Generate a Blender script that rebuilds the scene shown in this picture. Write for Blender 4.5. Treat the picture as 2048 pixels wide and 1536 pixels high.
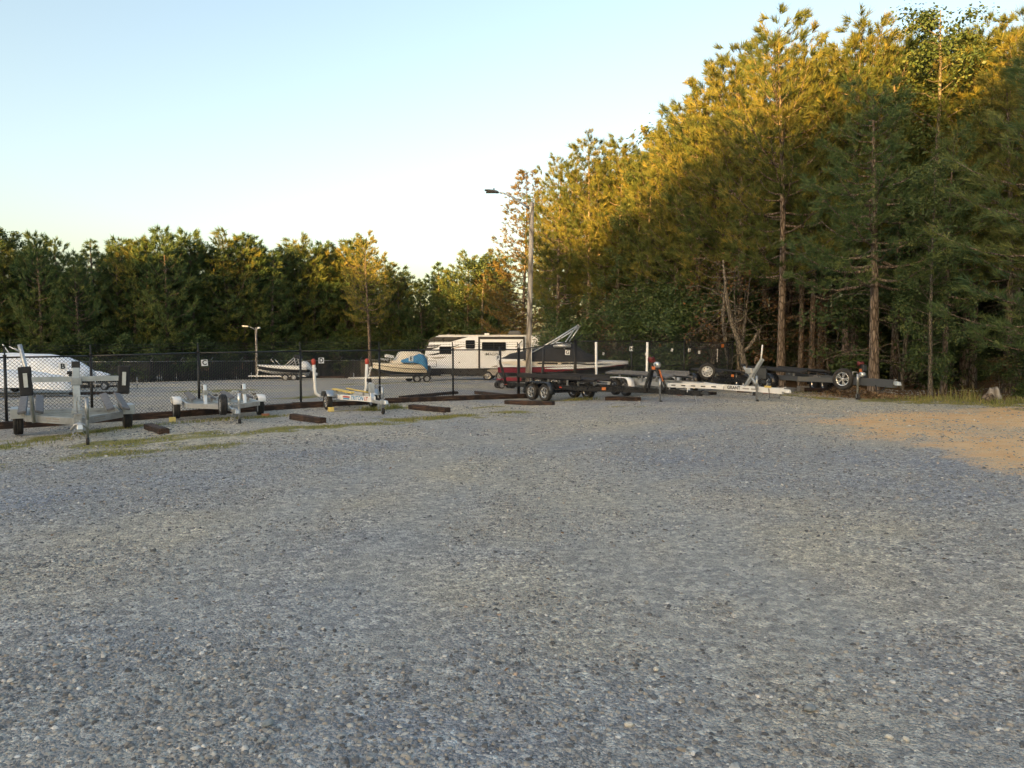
import bpy, bmesh, math, random
import numpy as np
from mathutils import Vector, Matrix

# ------------------------------------------------------------------ clearing
for _o in list(bpy.data.objects):
    bpy.data.objects.remove(_o)
scene = bpy.context.scene
COL = scene.collection
R = math.radians

# ------------------------------------------------------------------ camera
F_PX, CX, CY, HOR, EYE = 1450.0, 1024.0, 768.0, 702.0, 1.85
PITCH = math.atan((CY - HOR) / F_PX)
cam_d = bpy.data.cameras.new('camera')
cam = bpy.data.objects.new('camera', cam_d)
COL.objects.link(cam)
cam.location = (0, 0, EYE)
cam.rotation_euler = (math.pi / 2 - PITCH, 0, 0)
cam_d.sensor_width = 36.0
cam_d.lens = 36.0 * F_PX / 2048.0
cam_d.clip_start = 0.05
cam_d.clip_end = 3000
scene.camera = cam

# ------------------------------------------------------------------ sky, sun, exposure
SUN_EL = R(7.5)
SUN_DIR = Vector((-0.52 * math.cos(SUN_EL), -0.854 * math.cos(SUN_EL), math.sin(SUN_EL)))  # towards the sun
world = bpy.data.worlds.new('World')
scene.world = world
world.use_nodes = True
_nt = world.node_tree
_nt.nodes.clear()
_sky = _nt.nodes.new('ShaderNodeTexSky')
_sky.sky_type = 'NISHITA'
_sky.sun_disc = False
_sky.sun_elevation = SUN_EL
_sky.sun_rotation = math.atan2(SUN_DIR.x, SUN_DIR.y)
_sky.air_density = 1.0
_sky.dust_density = 3.9
_sky.ozone_density = 0.4
_bg = _nt.nodes.new('ShaderNodeBackground')
_bg.inputs['Strength'].default_value = 0.105
_wo = _nt.nodes.new('ShaderNodeOutputWorld')
_nt.links.new(_sky.outputs[0], _bg.inputs[0])
_nt.links.new(_bg.outputs[0], _wo.inputs[0])

sun_d = bpy.data.lights.new('sun', 'SUN')
sun = bpy.data.objects.new('sun', sun_d)
COL.objects.link(sun)
sun_d.energy = 5.0
sun_d.angle = R(0.53)
sun_d.color = (1.0, 0.55, 0.13)
sun.rotation_euler = (-SUN_DIR).to_track_quat('-Z', 'Y').to_euler()
sun.location = (-40, -70, 30)

scene.view_settings.view_transform = 'Standard'
scene.view_settings.look = 'None'
scene.view_settings.gamma = 1.0
scene.view_settings.use_curve_mapping = False
scene.view_settings.exposure = 2.35
scene.render.engine = 'CYCLES'
scene.cycles.max_bounces = 6
scene.cycles.diffuse_bounces = 3
scene.cycles.glossy_bounces = 3
scene.cycles.transmission_bounces = 4
scene.cycles.transparent_max_bounces = 8
scene.cycles.use_denoising = True

# ------------------------------------------------------------------ terrain and pixel helpers
_PX = np.array([-120, -40, -20, -13, -6.8, -2.0, 0.5, 2.5, 5.0, 8.0, 14.0, 22, 40, 120.])
_PZ = np.array([-0.6, -.40, -.24, -.15, 0.0, 0.02, 0.0, .08, .22, .35, .45, .55, .75, 1.0])


def gz(x, y):
    z = np.interp(x, _PX, _PZ)
    z = z - 0.0145 * np.clip(np.asarray(y, float) - 25, 0, 120)
    return z


def gzf(x, y):
    return float(gz(x, y))


_cp, _sp = math.cos(PITCH), math.sin(PITCH)


def ray(px, py):
    a, b = (px - CX) / F_PX, -(py - CY) / F_PX
    return Vector((a, _cp + b * _sp, -_sp + b * _cp))


def at(px, py, Y):                       # the point at depth Y seen along a pixel of the photograph
    d = ray(px, py)
    return Vector((0, 0, EYE)) + d * (Y / d.y)


def G(px, py):                           # the ground point
    d = ray(px, py)
    lo, hi = 1.0, 400.0
    for _ in range(60):
        m = 0.5 * (lo + hi)
        p = d * m
        if EYE + p.z > gzf(p.x, p.y):
            lo = m
        else:
            hi = m
    p = d * lo
    return Vector((p.x, p.y, gzf(p.x, p.y)))


def on(x, y, dz=0.0):
    return Vector((x, y, gzf(x, y) + dz))


def colat(px, Y):                        # ground under a pixel column at depth Y
    x = (px - CX) / F_PX * Y * 1.0
    return on(x, Y)


def _hash(ix, iy, seed):
    n = (ix.astype(np.int64) * 374761393 + iy.astype(np.int64) * 668265263 + seed * 1442695041) & 0x7fffffff
    n = ((n ^ (n >> 13)) * 1274126177) & 0x7fffffff
    n = n ^ (n >> 16)
    return (n & 0xffff) / 65535.0


def vnoise(x, y, seed=0):
    x = np.asarray(x, float); y = np.asarray(y, float)
    ix, iy = np.floor(x), np.floor(y)
    fx, fy = x - ix, y - iy
    fx = fx * fx * (3 - 2 * fx); fy = fy * fy * (3 - 2 * fy)
    a = _hash(ix, iy, seed); b = _hash(ix + 1, iy, seed)
    c = _hash(ix, iy + 1, seed); d = _hash(ix + 1, iy + 1, seed)
    return (a * (1 - fx) + b * fx) * (1 - fy) + (c * (1 - fx) + d * fx) * fy


def fbm(x, y, seed=0, oct=4):
    s, a, t = 0, 0.5, 0
    for k in range(oct):
        s = s + a * vnoise(np.asarray(x) * 2 ** k, np.asarray(y) * 2 ** k, seed + k * 17)
        t += a; a *= 0.5
    return s / t


def poly_dist(x, y, poly):               # signed distance to a closed polygon, positive inside
    x = np.asarray(x, float); y = np.asarray(y, float)
    best = np.full(x.shape, 1e9); inside = np.zeros(x.shape, bool)
    n = len(poly)
    for i in range(n):
        ax, ay = poly[i][0], poly[i][1]; bx, by = poly[(i + 1) % n][0], poly[(i + 1) % n][1]
        dx, dy = bx - ax, by - ay
        t = np.clip(((x - ax) * dx + (y - ay) * dy) / (dx * dx + dy * dy + 1e-9), 0, 1)
        best = np.minimum(best, np.hypot(x - ax - t * dx, y - ay - t * dy))
        if abs(dy) > 1e-12:
            c = ((ay > y) != (by > y)) & (x < dx * (y - ay) / dy + ax)
            inside ^= c
    return np.where(inside, best, -best)


def line_dist(x, y, pts):
    x = np.asarray(x, float); y = np.asarray(y, float)
    best = np.full(x.shape, 1e9)
    for (a, b) in zip(pts[:-1], pts[1:]):
        dx, dy = b[0] - a[0], b[1] - a[1]
        t = np.clip(((x - a[0]) * dx + (y - a[1]) * dy) / (dx * dx + dy * dy + 1e-9), 0, 1)
        best = np.minimum(best, np.hypot(x - a[0] - t * dx, y - a[1] - t * dy))
    return best


def sstep(a, b, v):
    t = np.clip((v - a) / (b - a), 0, 1)
    return t * t * (3 - 2 * t)


# ------------------------------------------------------------------ object helpers
def tag(o, label=None, cat=None, group=None, kind=None):
    if label: o['label'] = label
    if cat: o['category'] = cat
    if group: o['group'] = group
    if kind: o['kind'] = kind
    return o


def empty(name, loc, rz=0.0, label=None, cat=None, group=None):
    o = bpy.data.objects.new(name, None)
    o.empty_display_size = 0.2
    COL.objects.link(o)
    o.location = loc
    o.rotation_euler = (0, 0, rz)
    return tag(o, label, cat, group)


def link(name, mesh, parent=None):
    o = bpy.data.objects.new(name, mesh)
    COL.objects.link(o)
    if parent is not None:
        o.parent = parent
    return o


class MB:
    """collects shapes into one mesh"""

    def __init__(self):
        self.v = []; self.f = []; self.sm = []

    def add(self, vs, fs, smooth=False):
        b = len(self.v)
        self.v.extend([tuple(p) for p in vs])
        for f in fs:
            self.f.append(tuple(i + b for i in f)); self.sm.append(smooth)
        return self

    def box(self, c, s, rot=None, taper=None):
        hx, hy, hz = s[0] / 2, s[1] / 2, s[2] / 2
        t = taper or (1, 1)
        pts = [(-hx, -hy, -hz), (hx, -hy, -hz), (hx, hy, -hz), (-hx, hy, -hz),
               (-hx * t[0], -hy * t[1], hz), (hx * t[0], -hy * t[1], hz), (hx * t[0], hy * t[1], hz), (-hx * t[0], hy * t[1], hz)]
        c = Vector(c)
        if rot is not None:
            if not isinstance(rot, Matrix):
                rot = Matrix.Rotation(rot[2], 3, 'Z') @ Matrix.Rotation(rot[1], 3, 'Y') @ Matrix.Rotation(rot[0], 3, 'X')
            pts = [rot @ Vector(p) for p in pts]
        pts = [Vector(p) + c for p in pts]
        return self.add(pts, [(0, 3, 2, 1), (4, 5, 6, 7), (0, 1, 5, 4), (1, 2, 6, 5), (2, 3, 7, 6), (3, 0, 4, 7)])

    def bar(self, a, b, w, h, up=(0, 0, 1)):       # rectangular bar from a to b
        a, b = Vector(a), Vector(b)
        d = (b - a); L = d.length; d.normalize()
        u = Vector(up)
        s = d.cross(u)
        if s.length < 1e-4:
            s = d.cross(Vector((1, 0, 0)))
        s.normalize(); u = s.cross(d)
        m = Matrix((s, d, u)).transposed()
        return self.box((a + b) / 2, (w, L, h), m)

    def tube(self, pts, r, n=8, caps=True):
        pts = [Vector(p) for p in pts]
        rs = r if isinstance(r, (list, tuple)) else [r] * len(pts)
        vs = []; fs = []
        up = Vector((0.13, 0.31, 0.94)).normalized()
        for i, p in enumerate(pts):
            d = (pts[min(i + 1, len(pts) - 1)] - pts[max(i - 1, 0)]).normalized()
            s = d.cross(up)
            if s.length < 1e-3: s = d.cross(Vector((1, 0, 0)))
            s.normalize(); t = d.cross(s)
            for k in range(n):
                a = 2 * math.pi * k / n
                vs.append(p + (s * math.cos(a) + t * math.sin(a)) * rs[i])
        for i in range(len(pts) - 1):
            for k in range(n):
                k2 = (k + 1) % n
                fs.append((i * n + k, i * n + k2, (i + 1) * n + k2, (i + 1) * n + k))
        self.add(vs, fs, n > 4)
        if caps:
            b = len(self.v) - len(vs)
            self.f.append(tuple(b + k for k in range(n))[::-1]); self.sm.append(False)
            e = b + (len(pts) - 1) * n
            self.f.append(tuple(e + k for k in range(n))); self.sm.append(False)
        return self

    def lathe(self, prof, origin, axis, n=20, smooth=True):    # prof: (radius, along axis)
        ax = Vector(axis).normalized()
        s = ax.cross(Vector((0, 0, 1)))
        if s.length < 1e-3: s = ax.cross(Vector((0, 1, 0)))
        s.normalize(); t = ax.cross(s); o = Vector(origin)
        vs = []; fs = []
        m = len(prof)
        for k in range(n):
            a = 2 * math.pi * k / n
            q = s * math.cos(a) + t * math.sin(a)
            for (r, h) in prof:
                vs.append(o + q * r + ax * h)
        for k in range(n):
            k2 = (k + 1) % n
            for j in range(m - 1):
                fs.append((k * m + j, k * m + j + 1, k2 * m + j + 1, k2 * m + j))
        return self.add(vs, fs, smooth)

    def prism(self, poly, a, b):        # polygon points given as 3-D offsets, swept from a to b
        a, b = Vector(a), Vector(b); n = len(poly)
        vs = [Vector(p) + a for p in poly] + [Vector(p) + b for p in poly]
        fs = [tuple(range(n))[::-1], tuple(range(n, 2 * n))]
        fs += [(i, (i + 1) % n, n + (i + 1) % n, n + i) for i in range(n)]
        return self.add(vs, fs)

    def loft(self, rings, close=False, caps=True, smooth=True):
        n = len(rings[0]); vs = [p for r in rings for p in r]; fs = []
        for i in range(len(rings) - 1):
            for k in range(n if close else n - 1):
                k2 = (k + 1) % n
                fs.append((i * n + k, i * n + k2, (i + 1) * n + k2, (i + 1) * n + k))
        self.add(vs, fs, smooth)
        if caps:
            b = len(self.v) - len(vs)
            self.f.append(tuple(b + k for k in range(n))[::-1]); self.sm.append(False)
            e = b + (len(rings) - 1) * n
            self.f.append(tuple(e + k for k in range(n))); self.sm.append(False)
        return self

    def mesh(self, name, mat, bevel=0.0):
        me = bpy.data.meshes.new(name)
        me.from_pydata([tuple(p) for p in self.v], [], self.f)
        me.polygons.foreach_set('use_smooth', self.sm)
        if mat is not None:
            for m in (mat if isinstance(mat, (list, tuple)) else [mat]):
                me.materials.append(m)
        bm = bmesh.new(); bm.from_mesh(me)
        bmesh.ops.recalc_face_normals(bm, faces=bm.faces)
        if bevel > 0:
            es = [e for e in bm.edges if len(e.link_faces) == 2 and e.calc_face_angle(0) > 0.6]
            bmesh.ops.bevel(bm, geom=es, offset=bevel, segments=1, affect='EDGES', clamp_overlap=True)
        bm.to_mesh(me); bm.free()
        return me

    def build(self, name, mat, parent=None, bevel=0.0):
        return link(name, self.mesh(name, mat, bevel), parent)


def tri_mesh(name, V, T, mat, attr=None, quads=False):      # fast mesh from numpy arrays
    me = bpy.data.meshes.new(name)
    k = 4 if quads else 3
    me.vertices.add(len(V)); me.vertices.foreach_set('co', np.asarray(V, np.float32).ravel())
    me.loops.add(len(T) * k); me.loops.foreach_set('vertex_index', np.asarray(T, np.int32).ravel())
    me.polygons.add(len(T))
    me.polygons.foreach_set('loop_start', np.arange(0, len(T) * k, k, dtype=np.int32))
    me.polygons.foreach_set('loop_total', np.full(len(T), k, np.int32))
    me.update(calc_edges=True)
    if attr is not None:
        for an, av in attr.items():
            a = me.attributes.new(an, 'FLOAT', 'POINT')
            a.data.foreach_set('value', np.asarray(av, np.float32))
    if mat is not None: me.materials.append(mat)
    return me


# ------------------------------------------------------------------ materials
class NT:
    def __init__(self, name):
        self.m = bpy.data.materials.new(name); self.m.use_nodes = True
        self.t = self.m.node_tree; self.t.nodes.clear()
        self.out = self.n('ShaderNodeOutputMaterial')

    def n(self, typ, **kw):
        nd = self.t.nodes.new(typ)
        for k, v in kw.items(): setattr(nd, k, v)
        return nd

    def l(self, a, b): self.t.links.new(a, b)

    def noise(self, vec, scale, detail=3, rough=0.55):
        nd = self.n('ShaderNodeTexNoise'); nd.inputs['Scale'].default_value = scale
        nd.inputs['Detail'].default_value = detail; nd.inputs['Roughness'].default_value = rough
        if vec is not None: self.l(vec, nd.inputs['Vector'])
        return nd.outputs['Fac']

    def ramp(self, fac, stops):
        nd = self.n('ShaderNodeValToRGB'); e = nd.color_ramp.elements
        while len(e) > 1: e.remove(e[0])
        e[0].position = stops[0][0]; e[0].color = (*stops[0][1], 1)
        for p, c in stops[1:]:
            q = e.new(p); q.color = (*c, 1)
        self.l(fac, nd.inputs[0]); return nd.outputs[0]

    def mix(self, fac, a, b, mode='MIX'):
        nd = self.n('ShaderNodeMix', data_type='RGBA', blend_type=mode)
        for s, v in ((nd.inputs[0], fac), (nd.inputs[6], a), (nd.inputs[7], b)):
            if isinstance(v, (int, float)): s.default_value = v
            elif isinstance(v, tuple): s.default_value = (*v, 1)
            else: self.l(v, s)
        return nd.outputs[2]

    def math(self, op, a, b=None, c=None, clamp=False):
        nd = self.n('ShaderNodeMath', operation=op, use_clamp=clamp)
        for i, v in enumerate((a, b, c)):
            if v is None: continue
            if isinstance(v, (int, float)): nd.inputs[i].default_value = v
            else: self.l(v, nd.inputs[i])
        return nd.outputs[0]

    def bsdf(self, col, rough=0.6, metal=0.0, bump=None, bstr=0.3, bdist=0.01, spec=0.5):
        b = self.n('ShaderNodeBsdfPrincipled')
        for s, v in ((b.inputs['Base Color'], col), (b.inputs['Roughness'], rough), (b.inputs['Metallic'], metal)):
            if isinstance(v, tuple): s.default_value = (*v, 1)
            elif isinstance(v, (int, float)): s.default_value = v
            else: self.l(v, s)
        b.inputs['Specular IOR Level'].default_value = spec
        if bump is not None:
            bn = self.n('ShaderNodeBump'); bn.inputs['Strength'].default_value = bstr
            bn.inputs['Distance'].default_value = bdist
            self.l(bump, bn.inputs['Height']); self.l(bn.outputs[0], b.inputs['Normal'])
        self.l(b.outputs[0], self.out.inputs['Surface'])
        return b


def simple(name, col, rough=0.5, metal=0.0, var=0.15, scale=6.0, bump=0.0, spec=0.5, dirt=None):
    t = NT(name)
    co = t.n('ShaderNodeTexCoord').outputs['Object']
    f = t.noise(co, scale, 4)
    dk = tuple(c * (1 - var) for c in col); lt = tuple(min(1, c * (1 + var)) for c in col)
    c = t.ramp(f, [(0.3, dk), (0.7, lt)])
    if dirt:
        f2 = t.noise(co, scale * 0.45, 5, 0.65)
        c = t.mix(t.ramp(f2, [(0.52, (0, 0, 0)), (0.72, (1, 1, 1))]), c, dirt)
    ro = t.math('MULTIPLY_ADD', t.noise(co, scale * 2.3, 3), 0.25, rough - 0.12, clamp=True)
    t.bsdf(c, ro, metal, bump=t.noise(co, scale * 8, 3) if bump else None, bstr=bump, bdist=0.01, spec=spec)
    return t.m


def foliage_mat(name, c0, c1, c2, trans=0.25, rough=0.55):
    t = NT(name)
    a = t.n('ShaderNodeAttribute', attribute_name='var').outputs['Fac']
    col = t.ramp(a, [(0.0, c0), (0.55, c1), (1.0, c2)])
    b = t.bsdf(col, rough, 0.0, spec=0.3)
    tr = t.n('ShaderNodeBsdfTranslucent'); t.l(col, tr.inputs['Color'])
    mx = t.n('ShaderNodeMixShader'); mx.inputs[0].default_value = trans
    t.l(b.outputs[0], mx.inputs[1]); t.l(tr.outputs[0], mx.inputs[2]); t.l(mx.outputs[0], t.out.inputs['Surface'])
    return t.m


M = {}
M['galv'] = simple('galvanised_aluminium', (0.42, 0.45, 0.48), 0.42, 0.75, 0.12, 5, dirt=(0.28, 0.29, 0.30))
M['alu'] = simple('bright_aluminium', (0.62, 0.64, 0.66), 0.35, 0.7, 0.08, 5, dirt=(0.42, 0.42, 0.42))
M['carpet'] = simple('grey_bunk_carpet', (0.13, 0.135, 0.15), 0.95, 0, 0.25, 14, 0.4)
M['black_paint'] = simple('black_frame_paint', (0.012, 0.013, 0.016), 0.28, 0, 0.2, 4, dirt=(0.03, 0.03, 0.03))
M['blue_black'] = simple('dark_fender_paint', (0.030, 0.036, 0.045), 0.25, 0.2, 0.1, 4)
M['grey_paint'] = simple('charcoal_frame_paint', (0.075, 0.08, 0.088), 0.38, 0, 0.12, 4, dirt=(0.12, 0.115, 0.105))
M['white_paint'] = simple('white_paint', (0.72, 0.73, 0.74), 0.4, 0, 0.05, 3, dirt=(0.55, 0.55, 0.52))
M['pvc'] = simple('white_pvc_pipe', (0.78, 0.78, 0.77), 0.4, 0, 0.04, 4, dirt=(0.6, 0.6, 0.58))
M['rubber'] = simple('tyre_rubber', (0.022, 0.022, 0.023), 0.8, 0, 0.25, 10, dirt=(0.05, 0.047, 0.043))
M['black_plastic'] = simple('black_plastic', (0.018, 0.018, 0.02), 0.5, 0, 0.2, 8)
M['box_plastic'] = simple('slate_plastic', (0.045, 0.052, 0.062), 0.45, 0, 0.1, 6)
M['rim_white'] = simple('white_rim', (0.40, 0.42, 0.45), 0.3, 0.2, 0.06, 8)
M['rim_silver'] = simple('silver_rim', (0.6, 0.61, 0.63), 0.25, 0.85, 0.08, 8)
M['red'] = simple('red_plastic', (0.42, 0.055, 0.035), 0.45, 0, 0.12, 8)
M['orange'] = simple('orange_reflector', (0.52, 0.17, 0.05), 0.35, 0, 0.1, 10)
M['yellow'] = simple('yellow_chock', (0.62, 0.47, 0.13), 0.6, 0, 0.15, 10, dirt=(0.4, 0.33, 0.16))
M['strap'] = simple('orange_strap', (0.55, 0.16, 0.05), 0.8, 0, 0.2, 20)
M['fence'] = simple('black_vinyl_fence', (0.010, 0.010, 0.011), 0.45, 0, 0.2, 5)
M['mesh_wire'] = simple('black_mesh_wire', (0.030, 0.032, 0.034), 0.4, 0, 0.15, 5)  # light caught on the wires put into the colour, paler than the posts
M['galv_wire'] = simple('galvanised_wire', (0.45, 0.46, 0.48), 0.5, 0.7, 0.1, 8)
M['sign'] = simple('white_sign_plate', (0.78, 0.79, 0.80), 0.5, 0, 0.04, 12)
M['ink'] = simple('black_lettering', (0.01, 0.01, 0.012), 0.5, 0, 0.1, 12)
M['steel'] = simple('zinc_hardware', (0.38, 0.39, 0.40), 0.4, 0.8, 0.2, 14, dirt=(0.2, 0.16, 0.12))
M['concrete'] = simple('concrete_block', (0.30, 0.28, 0.25), 0.9, 0, 0.2, 9, 0.4)
M['brick'] = simple('terracotta_brick', (0.34, 0.15, 0.09), 0.9, 0, 0.2, 14, 0.4)
M['glass'] = simple('dark_tinted_glass', (0.012, 0.014, 0.018), 0.12, 0, 0.1, 2, spec=0.35)
M['rv_white'] = simple('white_fibreglass', (0.78, 0.82, 0.90), 0.3, 0, 0.02, 1.5)
M['rv_black'] = simple('black_gelcoat', (0.015, 0.016, 0.02), 0.3, 0, 0.1, 2)
M['rv_grey'] = simple('grey_graphic', (0.30, 0.29, 0.28), 0.35, 0, 0.1, 3)
M['rv_tan'] = simple('taupe_graphic', (0.38, 0.33, 0.28), 0.35, 0, 0.1, 3)
M['cream'] = simple('cream_gelcoat', (0.74, 0.68, 0.57), 0.3, 0, 0.06, 2)
M['white_gel'] = simple('white_gelcoat', (0.72, 0.75, 0.79), 0.25, 0, 0.04, 2)
M['hull_red'] = simple('maroon_gelcoat', (0.22, 0.025, 0.045), 0.22, 0, 0.08, 2)
M['blue_tarp'] = simple('blue_tarp', (0.06, 0.24, 0.48), 0.6, 0, 0.2, 4, 0.3)
M['black_cover'] = simple('black_boat_cover', (0.020, 0.021, 0.025), 0.85, 0, 0.25, 5, 0.3)
M['canvas'] = simple('pale_canvas', (0.70, 0.65, 0.56), 0.85, 0, 0.1, 5, 0.2)
M['leaf_litter_wood'] = simple('splintered_wood', (0.42, 0.27, 0.13), 0.9, 0, 0.3, 8, 0.5)


def tie_material():
    t = NT('creosoted_timber')
    co = t.n('ShaderNodeTexCoord').outputs['Object']
    mp = t.n('ShaderNodeMapping'); mp.inputs['Scale'].default_value = (1.2, 14, 14); t.l(co, mp.inputs[0])
    f = t.noise(mp.outputs[0], 2.2, 5, 0.65)
    f2 = t.noise(co, 3.0, 4, 0.6)
    c = t.ramp(f, [(0.30, (0.008, 0.006, 0.005)), (0.47, (0.040, 0.023, 0.017)), (0.60, (0.085, 0.048, 0.032)), (0.72, (0.19, 0.135, 0.10))])
    c = t.mix(t.ramp(f2, [(0.48, (0, 0, 0)), (0.62, (0.9, 0.9, 0.9))]), c, (0.016, 0.012, 0.011))
    t.bsdf(c, 0.9, 0, bump=f, bstr=0.6, bdist=0.02)
    return t.m


def tarp_material():
    t = NT('silver_white_tarp')
    co = t.n('ShaderNodeTexCoord').outputs['Object']
    mp = t.n('ShaderNodeMapping'); mp.inputs['Scale'].default_value = (5, 2.0, 0.9); t.l(co, mp.inputs[0])
    f = t.noise(mp.outputs[0], 1.6, 4, 0.6)
    g = t.noise(co, 0.9, 3)
    c = t.ramp(g, [(0.35, (0.60, 0.65, 0.72)), (0.65, (0.76, 0.80, 0.86))])
    t.bsdf(c, 0.45, 0.1, bump=f, bstr=0.8, bdist=0.08)
    return t.m


def bark_material(name, a, b, c3, sc=9):
    t = NT(name)
    co = t.n('ShaderNodeTexCoord').outputs['Object']
    mp = t.n('ShaderNodeMapping'); mp.inputs['Scale'].default_value = (1, 1, 0.28); t.l(co, mp.inputs[0])
    v = t.n('ShaderNodeTexVoronoi', feature='DISTANCE_TO_EDGE'); v.inputs['Scale'].default_value = sc
    t.l(mp.outputs[0], v.inputs['Vector'])
    f = t.noise(mp.outputs[0], sc * 1.5, 5, 0.65)
    c = t.ramp(f, [(0.3, a), (0.52, b), (0.72, c3)])
    e = t.ramp(v.outputs['Distance'], [(0.0, (0, 0, 0)), (0.18, (1, 1, 1))])
    c = t.mix(e, tuple(x * 0.45 for x in a), c)
    t.bsdf(c, 0.95, 0, bump=e, bstr=0.7, bdist=0.03, spec=0.2)
    return t.m


M['tie'] = tie_material()
M['tarp'] = tarp_material()
M['bark'] = bark_material('pine_bark', (0.105, 0.082, 0.066), (0.20, 0.162, 0.135), (0.29, 0.25, 0.215))
M['bark_grey'] = bark_material('grey_bark', (0.11, 0.10, 0.085), (0.20, 0.18, 0.155), (0.30, 0.28, 0.25), 14)
M['pole'] = bark_material('weathered_pole_wood', (0.27, 0.245, 0.22), (0.38, 0.35, 0.32), (0.48, 0.45, 0.42), 3)
M['needles'] = foliage_mat('pine_needles', (0.048, 0.086, 0.032), (0.128, 0.150, 0.040), (0.250, 0.215, 0.050), 0.38)
M['needles_dark'] = foliage_mat('dark_needles', (0.036, 0.074, 0.034), (0.080, 0.132, 0.048), (0.160, 0.185, 0.058), 0.3)
M['leaves'] = foliage_mat('broad_leaves', (0.036, 0.068, 0.028), (0.085, 0.130, 0.048), (0.170, 0.185, 0.060), 0.3, 0.45)
M['leaves_brown'] = foliage_mat('dry_leaves', (0.05, 0.035, 0.02), (0.13, 0.075, 0.035), (0.22, 0.12, 0.05), 0.2, 0.7)
M['feather'] = foliage_mat('feathery_foliage', (0.06, 0.07, 0.02), (0.13, 0.10, 0.028), (0.20, 0.13, 0.04), 0.3)
M['grass'] = foliage_mat('grass_blades', (0.12, 0.15, 0.04), (0.24, 0.25, 0.07), (0.40, 0.33, 0.14), 0.3)

# ------------------------------------------------------------------ ground
CLAY = [G(*p)[:2] for p in [(1570, 839), (1680, 831), (1800, 826), (1920, 821), (2060, 818), (2300, 822), (2300, 960), (2060, 930), (1960, 908), (1840, 886), (1740, 866), (1640, 850)]]
CLAYGAP = [G(*p)[:2] for p in [(1820, 862), (1880, 846), (1980, 842), (2080, 846), (2080, 888), (1940, 880)]]
LITTER = [G(*p)[:2] for p in [(1560, 770), (1650, 786), (1720, 794), (1800, 798), (1900, 803), (1980, 806), (2060, 808), (2500, 812), (2600, 760), (1560, 745)]]
STRIPS = [
    ([G(*p) for p in [(-60, 945), (80, 926), (200, 911), (330, 900), (470, 888)]], 0.42, 0.75),
    ([G(*p) for p in [(230, 888), (330, 876), (480, 866), (600, 857), (700, 850), (800, 842)]], 0.42, 1.0),
    ([G(*p) for p in [(780, 843), (900, 833), (1030, 825)]], 0.35, 0.8),
    ([G(*p) for p in [(-40, 898), (60, 882), (180, 866), (270, 853), (330, 848)]], 0.36, 1.0),
    ([G(*p) for p in [(360, 843), (450, 836), (590, 832)]], 0.22, 0.8),
    ([G(*p) for p in [(690, 822), (740, 819), (800, 815)]], 0.25, 0.9),
    ([G(*p) for p in [(950, 817), (985, 813), (1010, 814)]], 0.25, 0.6),
    ([G(*p) for p in [(1110, 801), (1160, 799), (1200, 798)]], 0.35, 1.0),
    ([G(*p) for p in [(1240, 813), (1265, 812), (1290, 813)]], 0.18, 0.8),
    ([G(*p) for p in [(1575, 791), (1620, 794), (1660, 799)]], 0.25, 0.9),
    ([G(*p) for p in [(1790, 800), (1870, 806), (1960, 811), (2070, 813)]], 0.55, 1.1),
    ([G(*p) for p in [(380, 784), (450, 781), (520, 778)]], 1.0, 0.9),
    ([G(*p) for p in [(600, 796), (660, 788)]], 0.7, 0.6),
    ([G(*p) for p in [(700, 768), (790, 766), (860, 764)]], 1.3, 0.7),
]


RUTS = [[G(*p) for p in q] for q in (
    [(150, 1560), (380, 1180), (640, 985), (960, 890), (1380, 846), (1720, 832)],
    [(620, 1560), (720, 1200), (900, 1000), (1150, 895), (1480, 848), (1760, 836)],
    [(1500, 1560), (1300, 1220), (1130, 1010), (1010, 910), (900, 862), (780, 840)],
    [(1960, 1560), (1600, 1230), (1330, 1020), (1150, 910), (1010, 858), (880, 836)])]
DRIFT = [[G(*p)[:2] for p in q] for q in (
    [(1180, 880), (1500, 858), (1800, 905), (2100, 965), (2100, 1100), (1750, 1060), (1350, 960)],
    [(-80, 930), (300, 900), (560, 880), (700, 900), (520, 980), (200, 1060), (-80, 1120)],
    [(-80, 1250), (420, 1220), (700, 1320), (820, 1500), (500, 1600), (-80, 1600)],
    [(1000, 1330), (1400, 1290), (1750, 1400), (1600, 1560), (1100, 1560)])]


def lane_masks(x, y):
    n = fbm(x * 0.8, y * 0.8, 41) - 0.5
    lane = np.zeros(np.shape(x))
    for q in RUTS:
        lane = np.maximum(lane, 1 - sstep(0.12, 0.75, line_dist(x, y, q) - n * 0.9))
    drift = np.zeros(np.shape(x))
    for q in DRIFT:
        drift = np.maximum(drift, sstep(-0.8, 0.8, poly_dist(x, y, q) + 3.0 * n))
    return lane * (1 - 0.5 * drift) * (0.45 + 0.9 * fbm(x * 0.5, y * 0.5, 47)), drift


def ground_masks(x, y):
    n = fbm(x * 0.9, y * 0.9, 3) - 0.5
    n2 = fbm(x * 3.1, y * 3.1, 9) - 0.5
    clay = sstep(-1.5, 1.1, poly_dist(x, y, CLAY) + 2.6 * n + 1.2 * n2)
    clay = clay * (1 - 0.4 * sstep(-0.5, 0.7, poly_dist(x, y, CLAYGAP) + 2.4 * n + 1.2 * n2))
    litter = sstep(-0.5, 0.6, poly_dist(x, y, LITTER) + 1.4 * n + 0.6 * n2)
    grass = np.zeros(np.shape(x))
    for pts, w, k in STRIPS:
        d = line_dist(x, y, pts)
        grass = np.maximum(grass, k * (1 - sstep(w * 0.2, w * 2.6, d - (n * 2.2 + n2 * 1.6) * w * 1.5)))
    grass = grass * (0.15 + 1.5 * sstep(0.3, 0.7, fbm(x * 1.6, y * 1.6, 21)))
    return clay, litter, np.clip(grass, 0, 1)


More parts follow.
